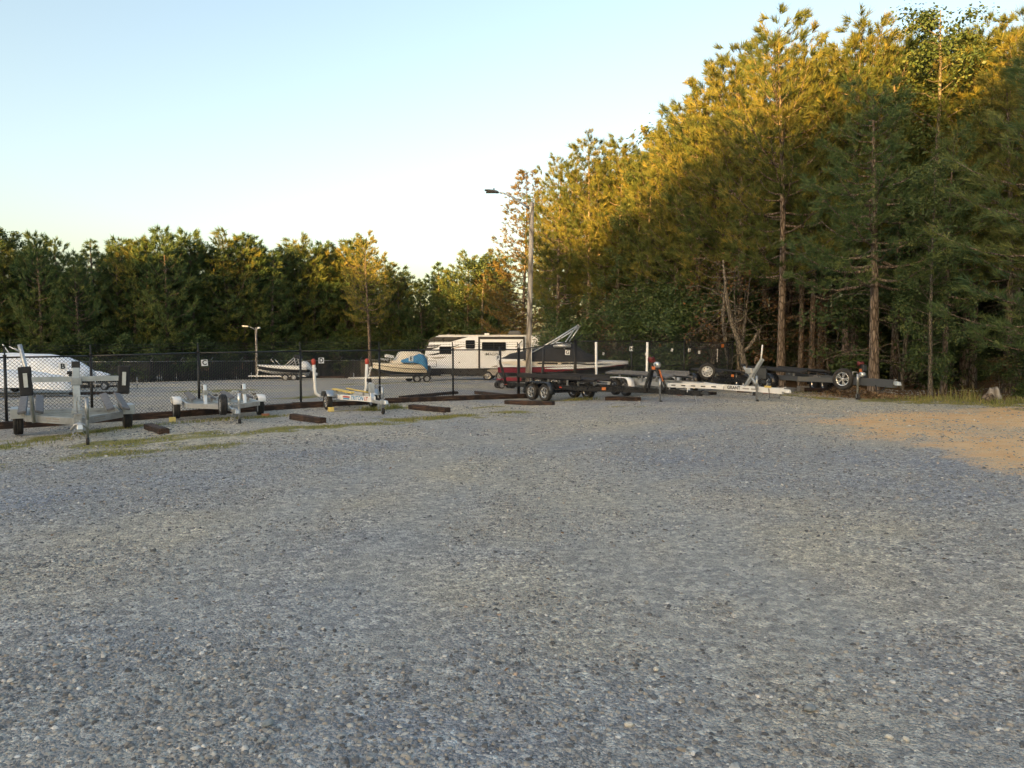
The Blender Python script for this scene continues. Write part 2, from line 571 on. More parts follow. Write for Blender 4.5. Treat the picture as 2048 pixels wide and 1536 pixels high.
def gravel_ground():
    xs = np.unique(np.round(np.concatenate([np.linspace(-420, -60, 13), np.arange(-60, -23, 2.0), np.arange(-23, 24, 0.2), np.arange(24, 60, 2.0), np.linspace(60, 420, 13)]), 3))
    ys = np.unique(np.round(np.concatenate([np.linspace(-120, -4, 20), np.arange(-4, 2, 0.5), np.arange(2, 37, 0.2), np.arange(37, 92, 0.8), np.linspace(92, 1200, 30)]), 3))
    X, Y = np.meshgrid(xs, ys)
    Z = gz(X, Y) + 0.05 * (fbm(X * 0.35, Y * 0.35, 5) - 0.5) + 0.022 * (fbm(X * 1.7, Y * 1.7, 8) - 0.5)
    V = np.stack([X.ravel(), Y.ravel(), Z.ravel()], 1)
    nx, ny = len(xs), len(ys)
    i = np.arange(nx * ny).reshape(ny, nx)
    T = np.stack([i[:-1, :-1], i[:-1, 1:], i[1:, 1:], i[1:, :-1]], -1).reshape(-1, 4)
    c, l, g = ground_masks(V[:, 0], V[:, 1])
    far = sstep(70, 84, V[:, 1] - 0.35 * np.minimum(V[:, 0], 0) * -1)
    l = np.maximum(l, far)
    lane, drift = lane_masks(V[:, 0], V[:, 1])
    V[:, 2] -= 0.012 * lane
    t = NT('gravel_yard')
    geo = t.n('ShaderNodeNewGeometry').outputs['Position']
    ac = t.n('ShaderNodeAttribute', attribute_name='clay').outputs['Fac']
    al = t.n('ShaderNodeAttribute', attribute_name='litter').outputs['Fac']
    ag = t.n('ShaderNodeAttribute', attribute_name='grass').outputs['Fac']
    aln = t.n('ShaderNodeAttribute', attribute_name='lane').outputs['Fac']
    adr = t.n('ShaderNodeAttribute', attribute_name='drift').outputs['Fac']
    v1 = t.n('ShaderNodeTexVoronoi'); v1.inputs['Scale'].default_value = 52; t.l(geo, v1.inputs['Vector'])
    v2 = t.n('ShaderNodeTexVoronoi'); v2.inputs['Scale'].default_value = 120; t.l(geo, v2.inputs['Vector'])
    s1 = t.n('ShaderNodeSeparateColor'); t.l(v1.outputs['Color'], s1.inputs[0])
    s2 = t.n('ShaderNodeSeparateColor'); t.l(v2.outputs['Color'], s2.inputs[0])
    big = t.noise(geo, 0.16, 4, 0.6)
    mid = t.noise(geo, 0.9, 5, 0.65)
    stone = t.ramp(s1.outputs[0], [(0.0, (0.164, 0.160, 0.150)), (0.35, (0.300, 0.287, 0.269)), (0.7, (0.436, 0.409, 0.362)), (0.9, (0.619, 0.559, 0.453)), (1.0, (0.750, 0.731, 0.621))])
    fine = t.ramp(s2.outputs[0], [(0.0, (0.193, 0.177, 0.150)), (0.6, (0.387, 0.356, 0.294)), (1.0, (0.697, 0.620, 0.498))])
    base = t.mix(t.ramp(mid, [(0.42, (0.15, 0.15, 0.15)), (0.60, (0.8, 0.8, 0.8))]), stone, fine)
    tint = t.ramp(big, [(0.36, (0.78, 0.84, 0.98)), (0.5, (1.0, 1.0, 1.0)), (0.62, (1.18, 1.14, 1.02))])
    base = t.mix(1.0, base, tint, 'MULTIPLY')
    dust = t.ramp(t.noise(geo, 40, 4, 0.7), [(0.3, (0.26, 0.265, 0.26)), (0.7, (0.42, 0.42, 0.40))])
    base = t.mix(t.math('MULTIPLY', aln, t.math('ADD', 0.20, t.math('MULTIPLY', s2.outputs[2], 0.5)), clamp=True), base, dust)
    base = t.mix(t.math('MULTIPLY', adr, 0.75), base, t.mix(1.0, base, (0.80, 0.86, 0.97), 'MULTIPLY'))
    grain = t.n('ShaderNodeTexVoronoi'); grain.inputs['Scale'].default_value = 17; t.l(geo, grain.inputs['Vector'])
    sg = t.n('ShaderNodeSeparateColor'); t.l(grain.outputs['Color'], sg.inputs[0])
    base = t.mix(0.75, base, t.ramp(sg.outputs[0], [(0.0, (0.62, 0.63, 0.66)), (0.6, (1.0, 1.0, 1.0)), (1.0, (1.45, 1.44, 1.40))]), 'MULTIPLY')
    base = t.mix(1.0, base, (1.18, 1.21, 1.27), 'MULTIPLY')
    sp = t.noise(geo, 0.55, 6, 0.7)                                     # pale sandy spots worn through
    base = t.mix(t.ramp(sp, [(0.66, (0, 0, 0)), (0.74, (0.75, 0.75, 0.75))]), base, (0.50, 0.42, 0.31))
    cn = t.noise(geo, 2.4, 5, 0.65)
    clayc = t.ramp(cn, [(0.3, (0.74, 0.45, 0.22)), (0.55, (0.80, 0.56, 0.32)), (0.75, (0.78, 0.62, 0.42))])
    thr = t.math('ADD', t.math('MULTIPLY', s1.outputs[1], 0.55), t.math('MULTIPLY', t.noise(geo, 1.3, 4), 0.35))
    mclay = t.math('MULTIPLY', t.math('SUBTRACT', ac, t.math('MULTIPLY', thr, 0.72)), 2.4, clamp=True)
    base = t.mix(mclay, base, clayc)
    ln = t.noise(geo, 6, 5, 0.7)
    litc = t.ramp(ln, [(0.3, (0.045, 0.028, 0.016)), (0.5, (0.13, 0.075, 0.038)), (0.68, (0.24, 0.15, 0.075)), (0.8, (0.10, 0.11, 0.035))])
    base = t.mix(t.math('MULTIPLY', t.math('SUBTRACT', al, t.math('MULTIPLY', s1.outputs[2], 0.4)), 3.0, clamp=True), base, litc)
    grc = t.ramp(ln, [(0.3, (0.17, 0.18, 0.05)), (0.55, (0.30, 0.28, 0.10)), (0.75, (0.44, 0.36, 0.18))])
    base = t.mix(t.math('MULTIPLY', t.math('SUBTRACT', ag, t.math('ADD', t.math('MULTIPLY', s2.outputs[1], 0.35), t.math('MULTIPLY', t.noise(geo, 9, 4, 0.7), 0.30))), 2.1, clamp=True), base, grc)
    hgt = t.math('ADD', t.math('MULTIPLY', v1.outputs['Distance'], -0.7), t.math('MULTIPLY', v2.outputs['Distance'], -0.3))
    t.bsdf(base, 0.92, 0, bump=hgt, bstr=1.0, bdist=0.035, spec=0.25)
    me = tri_mesh('ground', V, T, t.m, {'clay': c, 'litter': l, 'grass': g, 'lane': lane, 'drift': drift}, quads=True)
    me.polygons.foreach_set('use_smooth', np.ones(len(T), bool))
    o = link('ground', me)
    tag(o, kind='structure', label='grey crushed gravel yard with an orange clay patch at right')
    return o


gravel_ground()


# loose stones: angular flat chips, thick on the ground near the camera
def stones():
    rng = np.random.default_rng(4)
    P = []; S = []
    for (y0, y1, dens, s0, s1) in ((2.6, 4.4, 1900, 0.007, 0.024), (4.4, 6.5, 1150, 0.008, 0.024), (6.5, 9.5, 620, 0.010, 0.026), (9.5, 14, 250, 0.013, 0.030), (14, 21, 110, 0.018, 0.038), (21, 27, 40, 0.022, 0.042)):
        w = 0.78 * y1
        n = int(dens * (y1 - y0) * 2 * w)
        x = rng.uniform(-w, w, n); y = rng.uniform(y0, y1, n)
        k = np.abs(x) < 0.76 * y + 0.3
        pn = fbm(x * 0.8, y * 0.8, 31); c, l, g = ground_masks(x, y)
        ln_, dr_ = lane_masks(x, y)
        k &= rng.random(n) < (0.16 + 1.1 * sstep(0.42, 0.64, pn) + 0.55 * dr_) * (1 - 0.8 * c) * (1 - 0.55 * np.clip(ln_, 0, 1))
        x, y = x[k], y[k]
        s = s0 + (s1 - s0) * rng.random(len(x)) ** 2.6
        big = rng.random(len(x)) < 0.012
        s = np.where(big, s * 1.45, s)
        P.append(np.stack([x, y], 1)); S.append(s)
    P = np.concatenate(P); S = np.concatenate(S); n = len(P)
    # base chip: top and bottom rings of 5, so 16 triangles
    ang = np.arange(5) * 2 * math.pi / 5
    a = ang[None, :] + rng.uniform(-0.35, 0.35, (n, 5)) + rng.uniform(0, 6.28, (n, 1))
    rad = rng.uniform(0.65, 1.15, (n, 5))
    el = rng.uniform(0.55, 1.0, (n, 1)); ro = rng.uniform(0, 3.14, (n, 1))
    flat = rng.uniform(0.22, 0.6, (n, 1))
    def ring(scale, z):
        lx = np.cos(a) * rad * scale; ly = np.sin(a) * rad * scale * el
        return np.stack([lx * np.cos(ro) - ly * np.sin(ro), lx * np.sin(ro) + ly * np.cos(ro), np.broadcast_to(z, lx.shape)], -1)
    lo = ring(1.0, flat * 0.05)
    hi = ring(rng.uniform(0.5, 0.85, (n, 1)), flat * rng.uniform(0.75, 1.25, (n, 5)))
    L = np.concatenate([lo, hi], 1)
    tilt = rng.normal(0, 0.16, (n, 2))
    L[..., 2] += L[..., 0] * tilt[:, :1] + L[..., 1] * tilt[:, 1:]
    L *= S[:, None, None]
    V = L.copy(); V[..., 0] += P[:, None, 0]; V[..., 1] += P[:, None, 1]
    zz = gz(P[:, 0], P[:, 1]) + 0.05 * (fbm(P[:, 0] * 0.35, P[:, 1] * 0.35, 5) - 0.5) + 0.022 * (fbm(P[:, 0] * 1.7, P[:, 1] * 1.7, 8) - 0.5)
    V[..., 2] += (zz - 0.012 * lane_masks(P[:, 0], P[:, 1])[0])[:, None] - 0.001
    V = V.reshape(-1, 3)
    tri = [(5, 6, 7), (5, 7, 8), (5, 8, 9)] + sum([[(i, (i + 1) % 5, 5 + (i + 1) % 5), (i, 5 + (i + 1) % 5, 5 + i)] for i in range(5)], [])
    T = (np.arange(n)[:, None, None] * 10 + np.array(tri)[None]).reshape(-1, 3)
    val = np.repeat(rng.random(n), 10)
    t = NT('crushed_stone')
    av = t.n('ShaderNodeAttribute', attribute_name='val').outputs['Fac']
    col = t.ramp(av, [(0.0, (0.085, 0.086, 0.088)), (0.25, (0.165, 0.168, 0.172)), (0.48, (0.25, 0.25, 0.245)), (0.66, (0.32, 0.318, 0.30)), (0.75, (0.27, 0.235, 0.19)), (0.83, (0.40, 0.39, 0.36)), (0.90, (0.21, 0.235, 0.235)), (0.965, (0.46, 0.45, 0.42)), (0.992, (0.66, 0.64, 0.60)), (1.0, (0.40, 0.27, 0.18))])
    geo = t.n('ShaderNodeNewGeometry').outputs['Position']
    col = t.mix(0.5, col, t.ramp(t.noise(geo, 60, 4), [(0.3, (0.70, 0.71, 0.74)), (0.7, (1.50, 1.52, 1.56))]), 'MULTIPLY')
    t.bsdf(col, 0.88, 0, bump=t.noise(geo, 140, 3), bstr=0.3, bdist=0.004, spec=0.25)
    o = link('loose_gravel', tri_mesh('loose_gravel', V, T, t.m, {'val': val}))
    tag(o, label='loose crushed grey stone chips strewn over the yard', kind='stuff')


stones()


def grass_blades():
    rng = np.random.default_rng(8)
    xs = []; ys = []
    for pts, w, k in STRIPS:
        for a, b in zip(pts[:-1], pts[1:]):
            L = math.hypot(b[0] - a[0], b[1] - a[1])
            if a[1] > 34: continue
            n = int(L * w * 2.6 * 420)
            t = rng.random(n)
            xs.append(a[0] + (b[0] - a[0]) * t + rng.normal(0, w * 0.55, n))
            ys.append(a[1] + (b[1] - a[1]) * t + rng.normal(0, w * 0.55, n))
    x = np.concatenate(xs); y = np.concatenate(ys)
    g = ground_masks(x, y)[2]
    k = rng.random(len(x)) < g * 1.3
    x, y, g = x[k], y[k], g[k]; n = len(x)
    h = rng.uniform(0.012, 0.035, n) * (0.6 + g); wd = rng.uniform(0.006, 0.012, n)
    a = rng.uniform(0, 6.28, n); la = rng.uniform(0, 6.28, n); le = rng.uniform(0.2, 1.0, n) * h
    z = gz(x, y) + 0.0
    V = np.empty((n, 3, 3))
    V[:, 0] = np.stack([x - wd * np.cos(a), y - wd * np.sin(a), z - 0.01], 1)
    V[:, 1] = np.stack([x + wd * np.cos(a), y + wd * np.sin(a), z - 0.01], 1)
    V[:, 2] = np.stack([x + le * np.cos(la), y + le * np.sin(la), z + h], 1)
    o = link('grass', tri_mesh('grass', V.reshape(-1, 3), np.arange(n * 3).reshape(-1, 3), M['grass'], {'var': np.repeat(rng.random(n), 3)}))
    tag(o, label='thin yellow-green grass and moss strips growing through the gravel', kind='stuff')


grass_blades()

M['maroon'] = simple('maroon_rubber', (0.13, 0.02, 0.02), 0.5, 0, 0.2, 10)
# ------------------------------------------------------------------ trees
def unit(v):
    return v / (np.linalg.norm(v, axis=-1, keepdims=True) + 1e-9)


def tubes_np(paths, n=5):                 # paths: list of (points Nx3, radii N)
    Vs, Ts, b = [], [], 0
    for P, r in paths:
        P = np.asarray(P, float); r = np.asarray(r, float); m = len(P)
        d = unit(np.gradient(P, axis=0))
        s = unit(np.cross(d, np.array([0.21, 0.34, 0.91]) if abs(d[0] @ np.array([0.21, 0.34, 0.91])) < 0.9 else np.array([1.0, 0, 0])))
        t = np.cross(d, s)
        k = n if r[0] > 0.05 else 3
        a = np.arange(k) * 2 * math.pi / k
        V = P[:, None] + (s[:, None] * np.cos(a)[None, :, None] + t[:, None] * np.sin(a)[None, :, None]) * r[:, None, None]
        i = np.arange(m * k).reshape(m, k); j = np.roll(i, -1, 1)
        Q = np.stack([i[:-1], j[:-1], j[1:], i[1:]], -1).reshape(-1, 4) + b
        Vs.append(V.reshape(-1, 3)); Ts.append(Q); b += m * k
    return np.concatenate(Vs), np.concatenate(Ts)


def tuft_mesh(name, pos, dirs, size, var, mat, needles=14, width=0.03, spread=0.75, rng=None):
    n = len(pos); k = needles
    d = unit(dirs)[:, None, :] + rng.normal(0, spread, (n, k, 3))
    d = unit(d)
    ln = size[:, None, None] * rng.uniform(0.65, 1.15, (n, k, 1))
    base = pos[:, None, :] - unit(dirs)[:, None, :] * rng.uniform(0, 0.5, (n, k, 1)) * size[:, None, None]
    tip = base + d * ln
    side = unit(np.cross(d, rng.normal(0, 1, (n, k, 3)))) * width * rng.uniform(0.7, 1.3, (n, k, 1)) * 0.5
    m1 = base + d * ln * 0.25
    V = np.stack([base, m1 - side + 0, tip, m1 + side], 2).reshape(-1, 3)
    q = np.arange(n * k)[:, None] * 4
    T = np.concatenate([q + np.array([[0, 1, 2]]), q + np.array([[0, 2, 3]])], 0)
    vv = np.repeat(np.clip(var[:, None] + rng.normal(0, 0.10, (n, k)), 0, 1).ravel(), 4)
    return tri_mesh(name, V, T, mat, {'var': vv})


def trunk_path(h, r0, rng, lean=0.02, m=9, fork=0):
    t = np.linspace(0, 1, m)
    ph = rng.uniform(0, 6.28, 2)
    x = lean * h * t * math.cos(ph[0]) + 0.010 * h * np.sin(t * 5 + ph[1]) * t
    y = lean * h * t * math.sin(ph[0]) + 0.010 * h * np.cos(t * 4 + ph[0]) * t
    x -= x[0]; y -= y[0]
    P = np.stack([x, y, t * h - 0.15 * (t == 0)], 1)
    r = r0 * ((1 - t) ** 0.75 * 0.93 + 0.07); r[0] *= 1.3
    return P, r


def pine(seed, h=16.5, cb=0.42, rad=2.7, nb=52, tsize=0.34, needles=12, width=0.034, mat='needles', dead=16, r0=0.2, style='loblolly', top=0.9, lat=0.42, vbase=0.5, lean=0.02):
    rng = np.random.default_rng(seed)
    TP, TR = trunk_path(h, r0, rng, lean)
    paths = [(TP, TR)]
    def tp(t):
        return np.array([np.interp(t, np.linspace(0, 1, len(TP)), TP[:, k]) for k in range(3)]), np.interp(t, np.linspace(0, 1, len(TR)), TR)
    pos, dr, sz, vr = [], [], [], []
    for i in range(nb):
        tt = (i + rng.uniform(0, 1)) / nb
        t = cb + (1 - cb) * tt * 0.985
        if style == 'loblolly':
            L = rad * (0.42 + 0.62 * math.sin(math.pi * (0.18 + 0.66 * tt))) * (1 - 0.55 * tt ** 2.5) * rng.uniform(0.6, 1.12); el0 = -0.05 + 0.85 * tt + rng.normal(0, 0.12)
        elif style == 'layered':
            L = rad * (1 - tt) ** 0.75 * rng.uniform(0.65, 1.1) + 0.25; el0 = 0.02 + 0.35 * tt + rng.normal(0, 0.06)
        elif style == 'airy':
            L = rad * (1.0 - 0.75 * tt ** 1.4) * rng.uniform(0.55, 1.15); el0 = 0.05 + 0.45 * tt + rng.normal(0, 0.12)
        else:   # feathery cone
            L = rad * (1 - tt) ** 0.6 * rng.uniform(0.7, 1.1) + 0.3; el0 = 0.18 + 0.5 * tt + rng.normal(0, 0.08)
        az = i * 2.399 + rng.normal(0, 0.35)
        b, br = tp(t)
        m = 6; s = np.linspace(0, 1, m)
        hor = np.array([math.cos(az), math.sin(az), 0])
        curl = {'loblolly': 0.30, 'layered': 0.10, 'airy': 0.12}.get(style, 0.16)
        z = np.sin(el0) * s * L + curl * L * s ** 2.2 - 0.10 * L * np.sin(s * 3.1)
        wob = np.cross(hor, [0, 0, 1]) * (rng.normal(0, 0.08) * L)
        BP = b + hor * (np.cos(el0) * s * L)[:, None] + np.array([0, 0, 1.0]) * z[:, None] + wob[None] * (s ** 1.5)[:, None]
        paths.append((BP, np.linspace(max(0.012, min(br * 0.5, 0.018 + 0.014 * L)), 0.006, m)))
        nl = max(2, int(L / lat * rng.uniform(0.8, 1.2)))
        cv = np.clip(vbase + rng.normal(0, 0.17), 0, 1)
        for j in range(nl):
            sj = 0.30 + 0.70 * (j + rng.random()) / nl
            pb = np.array([np.interp(sj, s, BP[:, k]) for k in range(3)])
            side = np.cross(hor, [0, 0, 1]) * (1 if j % 2 else -1)
            ld = unit(hor * rng.uniform(0.35, 0.9) + side * rng.uniform(0.5, 1.0) + np.array([0, 0, rng.uniform(-0.05, 0.55)]))
            if style == 'layered': ld = unit(ld * np.array([1, 1, 0.35]))
            ll = min(1.1, (0.30 + 0.26 * L) * (1.15 - 0.7 * sj)) * rng.uniform(0.7, 1.25)
            e = pb + ld * ll
            if ll > 0.35: paths.append((np.stack([pb, (pb + e) / 2 + [0, 0, 0.03], e]), np.array([0.010, 0.007, 0.004])))
            k = max(2, int(ll / (tsize * 0.62)))
            for q in range(k):
                f = (q + 1) / k
                p = pb + (e - pb) * f + rng.normal(0, 0.05, 3)
                pos.append(p); dr.append(unit(ld + np.array([0, 0, 0.95 if style == 'loblolly' else 0.15]))); sz.append(tsize * rng.uniform(0.75, 1.2)); vr.append(np.clip(cv + rng.normal(0, 0.12) + 0.15 * (f - 0.5), 0, 1))
        for q in range(3):
            pos.append(BP[-1] + rng.normal(0, 0.06, 3)); dr.append(unit(hor + [0, 0, 0.6])); sz.append(tsize * rng.uniform(0.9, 1.25)); vr.append(cv)
    tipp = TP[-1]
    for q in range(6):
        pos.append(tipp - [0, 0, q * 0.16]); dr.append(unit(np.array([rng.normal(0, 0.4), rng.normal(0, 0.4), 1.0]))); sz.append(tsize * 1.1); vr.append(0.6)
    for i in range(dead):
        t = rng.uniform(0.10 if style == 'airy' else 0.18, max(cb, 0.2) + 0.05)
        b, br = tp(t); az = rng.uniform(0, 6.28); L = rng.uniform(0.5, 2.6 if style == 'airy' else 1.7)
        hor = np.array([math.cos(az), math.sin(az), 0]); s = np.linspace(0, 1, 5)
        BP = b + hor * (s * L)[:, None] + np.array([0, 0, 1.0]) * (rng.uniform(-0.3, 0.35) * L * s - 0.22 * L * s ** 3)[:, None] + rng.normal(0, 0.03, (5, 3)) * s[:, None]
        paths.append((BP, np.linspace(0.020, 0.004, 5)))
        for q in range(3):
            f = rng.uniform(0.3, 0.9); p = np.array([np.interp(f, s, BP[:, k]) for k in range(3)])
            e = p + unit(hor + rng.normal(0, 0.8, 3)) * L * rng.uniform(0.15, 0.4)
            paths.append((np.stack([p, (p + e) / 2, e]), np.array([0.007, 0.005, 0.003])))
    V, Q = tubes_np(paths, 8)
    tm = tri_mesh('trunk', V, Q, M['bark'], quads=True)
    tm.polygons.foreach_set('use_smooth', np.ones(len(Q), bool))
    pos = np.array(pos); dr = np.array(dr); sz = np.array(sz); vr = np.array(vr)
    cm = tuft_mesh('crown', pos, dr, sz, vr, M[mat], needles, width, 0.40 if style == 'loblolly' else 0.58, rng)
    return tm, cm, h


def leaf_cards(name, pos, nrm, size, var, mat, rng, per=1):
    n = len(pos)
    u = unit(np.cross(nrm, rng.normal(0, 1, (n, 3)))); v = np.cross(unit(nrm), u)
    L = size[:, None]; W = L * rng.uniform(0.45, 0.75, (n, 1))
    bend = unit(nrm) * L * rng.uniform(-0.25, 0.25, (n, 1))
    V = np.stack([pos - u * L * 0.5, pos + v * W * 0.5 + bend * 0.4, pos + u * L * 0.5 + bend, pos - v * W * 0.5 + bend * 0.4], 1).reshape(-1, 3)
    q = np.arange(n)[:, None] * 4
    T = np.concatenate([q + np.array([[0, 1, 2]]), q + np.array([[0, 2, 3]])], 0)
    return tri_mesh(name, V, T, mat, {'var': np.repeat(var, 4)})


def broadleaf(seed, h=14, rad=2.6, cb=0.3, nleaf=11000, leaf=0.13, mat='leaves', r0=0.16, nb=26, bark='bark_grey', shape='oval', multi=1, droop=0.0):
    rng = np.random.default_rng(seed)
    paths = []; tips = []
    for m_ in range(multi):
        TP, TR = trunk_path(h * (1 - 0.1 * m_), r0 * (1 - 0.2 * m_), rng, 0.02 + 0.09 * (multi > 1) * rng.uniform(0.6, 1.4))
        paths.append((TP, TR))
        for i in range(nb // multi):
            tt = (i + rng.random()) / (nb // multi); t = cb + (1 - cb) * tt * 0.97
            b = np.array([np.interp(t, np.linspace(0, 1, len(TP)), TP[:, k]) for k in range(3)])
            prof = math.sin(math.pi * (0.12 + 0.8 * tt)) ** 0.7 if shape == 'oval' else (1 - tt) ** 0.7 + 0.15
            L = rad * prof * rng.uniform(0.65, 1.15); az = i * 2.4 + rng.normal(0, 0.4)
            hor = np.array([math.cos(az), math.sin(az), 0]); s = np.linspace(0, 1, 5)
            up = rng.uniform(0.2, 0.8) * (0.6 + tt)
            BP = b + hor * (s * L)[:, None] + np.array([0, 0, 1.0]) * ((up * s - droop * s ** 2) * L * 0.8)[:, None] + rng.normal(0, 0.06, (5, 3)) * s[:, None] * L
            paths.append((BP, np.linspace(0.03, 0.006, 5)))
            for q in range(5):
                f = rng.uniform(0.35, 1.0); p = np.array([np.interp(f, s, BP[:, k]) for k in range(3)])
                e = p + unit(hor * 0.6 + rng.normal(0, 0.7, 3) + [0, 0, 0.25 - droop]) * L * rng.uniform(0.2, 0.45)
                paths.append((np.stack([p, (p + e) / 2, e]), np.array([0.010, 0.007, 0.004])))
                tips.append((p + e) / 2); tips.append(e)
            tips.append(BP[-1])
    tips = np.array(tips); nt = len(tips)
    c = rng.integers(0, nt, nleaf); cl = rng.uniform(0.12, 0.30, nt)
    off = rng.normal(0, 1, (nleaf, 3)) * cl[c][:, None] * np.array([1, 1, 0.75])
    pos = tips[c] + off
    nrm = unit(np.array([0, 0, 0.9]) + unit(off) * 0.7 + rng.normal(0, 0.5, (nleaf, 3)))
    tv = rng.normal(0.45, 0.16, nt)
    var = np.clip(tv[c] + rng.normal(0, 0.13, nleaf), 0, 1)
    V, Q = tubes_np(paths, 7)
    tm = tri_mesh('trunk', V, Q, M[bark], quads=True)
    tm.polygons.foreach_set('use_smooth', np.ones(len(Q), bool))
    cm = leaf_cards('crown', pos, nrm, rng.uniform(0.7, 1.3, nleaf) * leaf, var, M[mat], rng)
    return tm, cm, h


def plant_tree(name, proto, loc, H=None, rz=0.0, label=None, cat='tree', group=None, wide=1.0):
    tm, cm, h = proto
    s = (H / h) * (0.968 if cat == 'tree' else 1.0) if H else 1.0
    e = empty(name, loc, rz, label, cat, group)
    e.scale = (s * wide, s * wide, s)
    link('trunk', tm, e)
    link('crown', cm, e)
    return e


PK = dict(tsize=0.40, width=0.026, needles=24, lat=0.32)
PINE = [pine(11, nb=68, rad=3.4, cb=0.33, dead=9, **PK), pine(12, nb=62, rad=3.1, cb=0.40, dead=12, **PK), pine(13, nb=70, rad=3.7, cb=0.30, dead=8, **PK), pine(14, nb=58, rad=2.9, cb=0.46, r0=0.16, dead=10, **PK)]
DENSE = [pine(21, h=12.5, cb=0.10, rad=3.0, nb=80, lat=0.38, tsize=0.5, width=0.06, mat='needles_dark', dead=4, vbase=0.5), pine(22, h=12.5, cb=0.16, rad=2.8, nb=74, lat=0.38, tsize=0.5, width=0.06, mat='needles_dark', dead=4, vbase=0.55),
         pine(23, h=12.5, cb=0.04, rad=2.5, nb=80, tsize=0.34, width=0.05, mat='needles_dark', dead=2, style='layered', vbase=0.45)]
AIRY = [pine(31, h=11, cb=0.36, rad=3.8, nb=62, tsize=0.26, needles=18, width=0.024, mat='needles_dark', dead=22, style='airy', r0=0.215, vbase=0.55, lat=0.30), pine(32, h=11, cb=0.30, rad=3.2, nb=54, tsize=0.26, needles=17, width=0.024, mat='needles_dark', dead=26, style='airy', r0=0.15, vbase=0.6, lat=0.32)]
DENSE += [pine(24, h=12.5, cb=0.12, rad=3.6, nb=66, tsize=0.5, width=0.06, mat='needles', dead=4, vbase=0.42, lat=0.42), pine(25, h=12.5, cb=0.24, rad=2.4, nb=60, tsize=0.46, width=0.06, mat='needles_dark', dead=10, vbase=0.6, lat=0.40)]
FEATHER = pine(41, h=14.5, cb=0.14, rad=3.3, nb=96, tsize=0.30, needles=12, width=0.04, mat='feather', dead=4, style='feather', r0=0.15, vbase=0.55, lat=0.34)
BROAD = [broadleaf(51, h=16, rad=2.5, cb=0.22, nleaf=15000, leaf=0.15, nb=40, r0=0.17), broadleaf(52, h=12, rad=2.6, cb=0.10, nleaf=14000, leaf=0.16, nb=40)]
BACKB = broadleaf(53, h=12, rad=3.0, cb=0.12, nleaf=15000, leaf=0.19, nb=44)
SHRUB = [broadleaf(61, h=4.5, rad=2.2, cb=0.05, nleaf=11000, leaf=0.11, nb=26, r0=0.06, multi=3), broadleaf(62, h=4.0, rad=2.3, cb=0.04, nleaf=10000, leaf=0.13, nb=24, r0=0.06, multi=3, droop=0.3)]
DRY = broadleaf(63, h=5.0, rad=2.4, cb=0.25, nleaf=1500, leaf=0.13, nb=30, r0=0.07, multi=3, mat='leaves_brown', droop=0.4)
BIGN = pine(71, h=14, cb=0.16, rad=3.0, nb=56, tsize=0.40, needles=18, width=0.022, mat='needles_dark', dead=10, r0=0.2, vbase=0.62, lat=0.36)
rnd = random.Random(5)


def top_h(px, ytop, Y):                  # height of a thing whose top is seen at that pixel when it stands at depth Y
    g = colat(px, Y)
    return at(px, ytop, Y).z - g.z


# front trees of the right-hand wood that the photo lets one pick out: pixel column, top row, depth, shape, label
FRONT = [
    (1748, 165, 23.6, AIRY[0], 'airy pine with a tall bare reddish trunk just behind the grey trailer tongue', 0.9),
    (1562, 40, 30.0, PINE[2], 'big gold-topped pine whose straight trunk rises behind the black trailer fender', 1.0),
    (1602, 120, 31.5, PINE[3], 'slim pine, left of the close pair of trunks right of the big trunk', 1.0),
    (1624, 150, 31.0, AIRY[1], 'slim pine, right of the close pair of trunks right of the big trunk', 0.8),
    (1640, 95, 33.5, PINE[1], 'pine with a broken branch fork above the grey trailer beam', 1.0),
    (1690, 40, 30.0, PINE[0], 'gold-topped pine directly left of the bare reddish trunk', 1.0),
    (1790, 70, 29.0, PINE[1], 'pine standing right behind the bare reddish trunk', 1.0),
    (1852, 4, 27.0, BROAD[0], 'tall glossy broadleaf tree with the highest crown near the right corner', 1.0),
    (1862, 330, 22.3, BROAD[1], 'leaning grey-barked tree at the grass edge right of the trailers', 0.75),
    (1888, 250, 23.5, AIRY[1], 'thin bare-limbed pine crossing in front of the dark wood at right', 0.8),
    (1945, 60, 27.0, PINE[3], 'dark pine behind the clump of tall grass', 1.0),
    (2030, 30, 25.0, PINE[0], 'gold-topped pine at the right edge of the picture', 1.0),
    (2110, 60, 17.5, BIGN, 'nearest pine, its long-needled boughs hanging in from the right edge', 1.5),
    (1480, 100, 35.0, PINE[0], 'rounded gold pine left of the tallest right-hand crowns', 1.0),
    (1440, 130, 37.0, PINE[2], 'gold pine over the end post of the fence', 1.0),
    (1395, 165, 39.0, PINE[1], 'gold pine above the row of small white fence signs', 1.0),
    (1350, 208, 41.0, PINE[0], 'gold pine stepping down left of the high crowns', 1.0),
    (1290, 285, 44.0, PINE[3], 'narrow gold pine with sky showing below its crown', 1.0),
    (1235, 278, 47.0, PINE[2], 'round-headed gold pine, right one of the paired low crowns', 0.9),
    (1175, 272, 49.0, PINE[1], 'round-headed gold pine, left one of the paired low crowns', 1.05),
    (1115, 318, 51.0, PINE[0], 'gold pine right behind the wooden light pole', 0.95),
    (1045, 330, 67.0, FEATHER, 'feathery orange-tinged conifer behind the light pole lamp', 1.0),
]
for (px, yt, Y, proto, lab, wd) in FRONT:
    plant_tree('pine_tree' if proto is not BROAD[0] and proto is not BROAD[1] else 'broadleaf_tree', proto, colat(px, Y), top_h(px, yt, Y), rnd.uniform(0, 6.28), lab, 'tree', 'trees at the edge of the right-hand wood', wd)

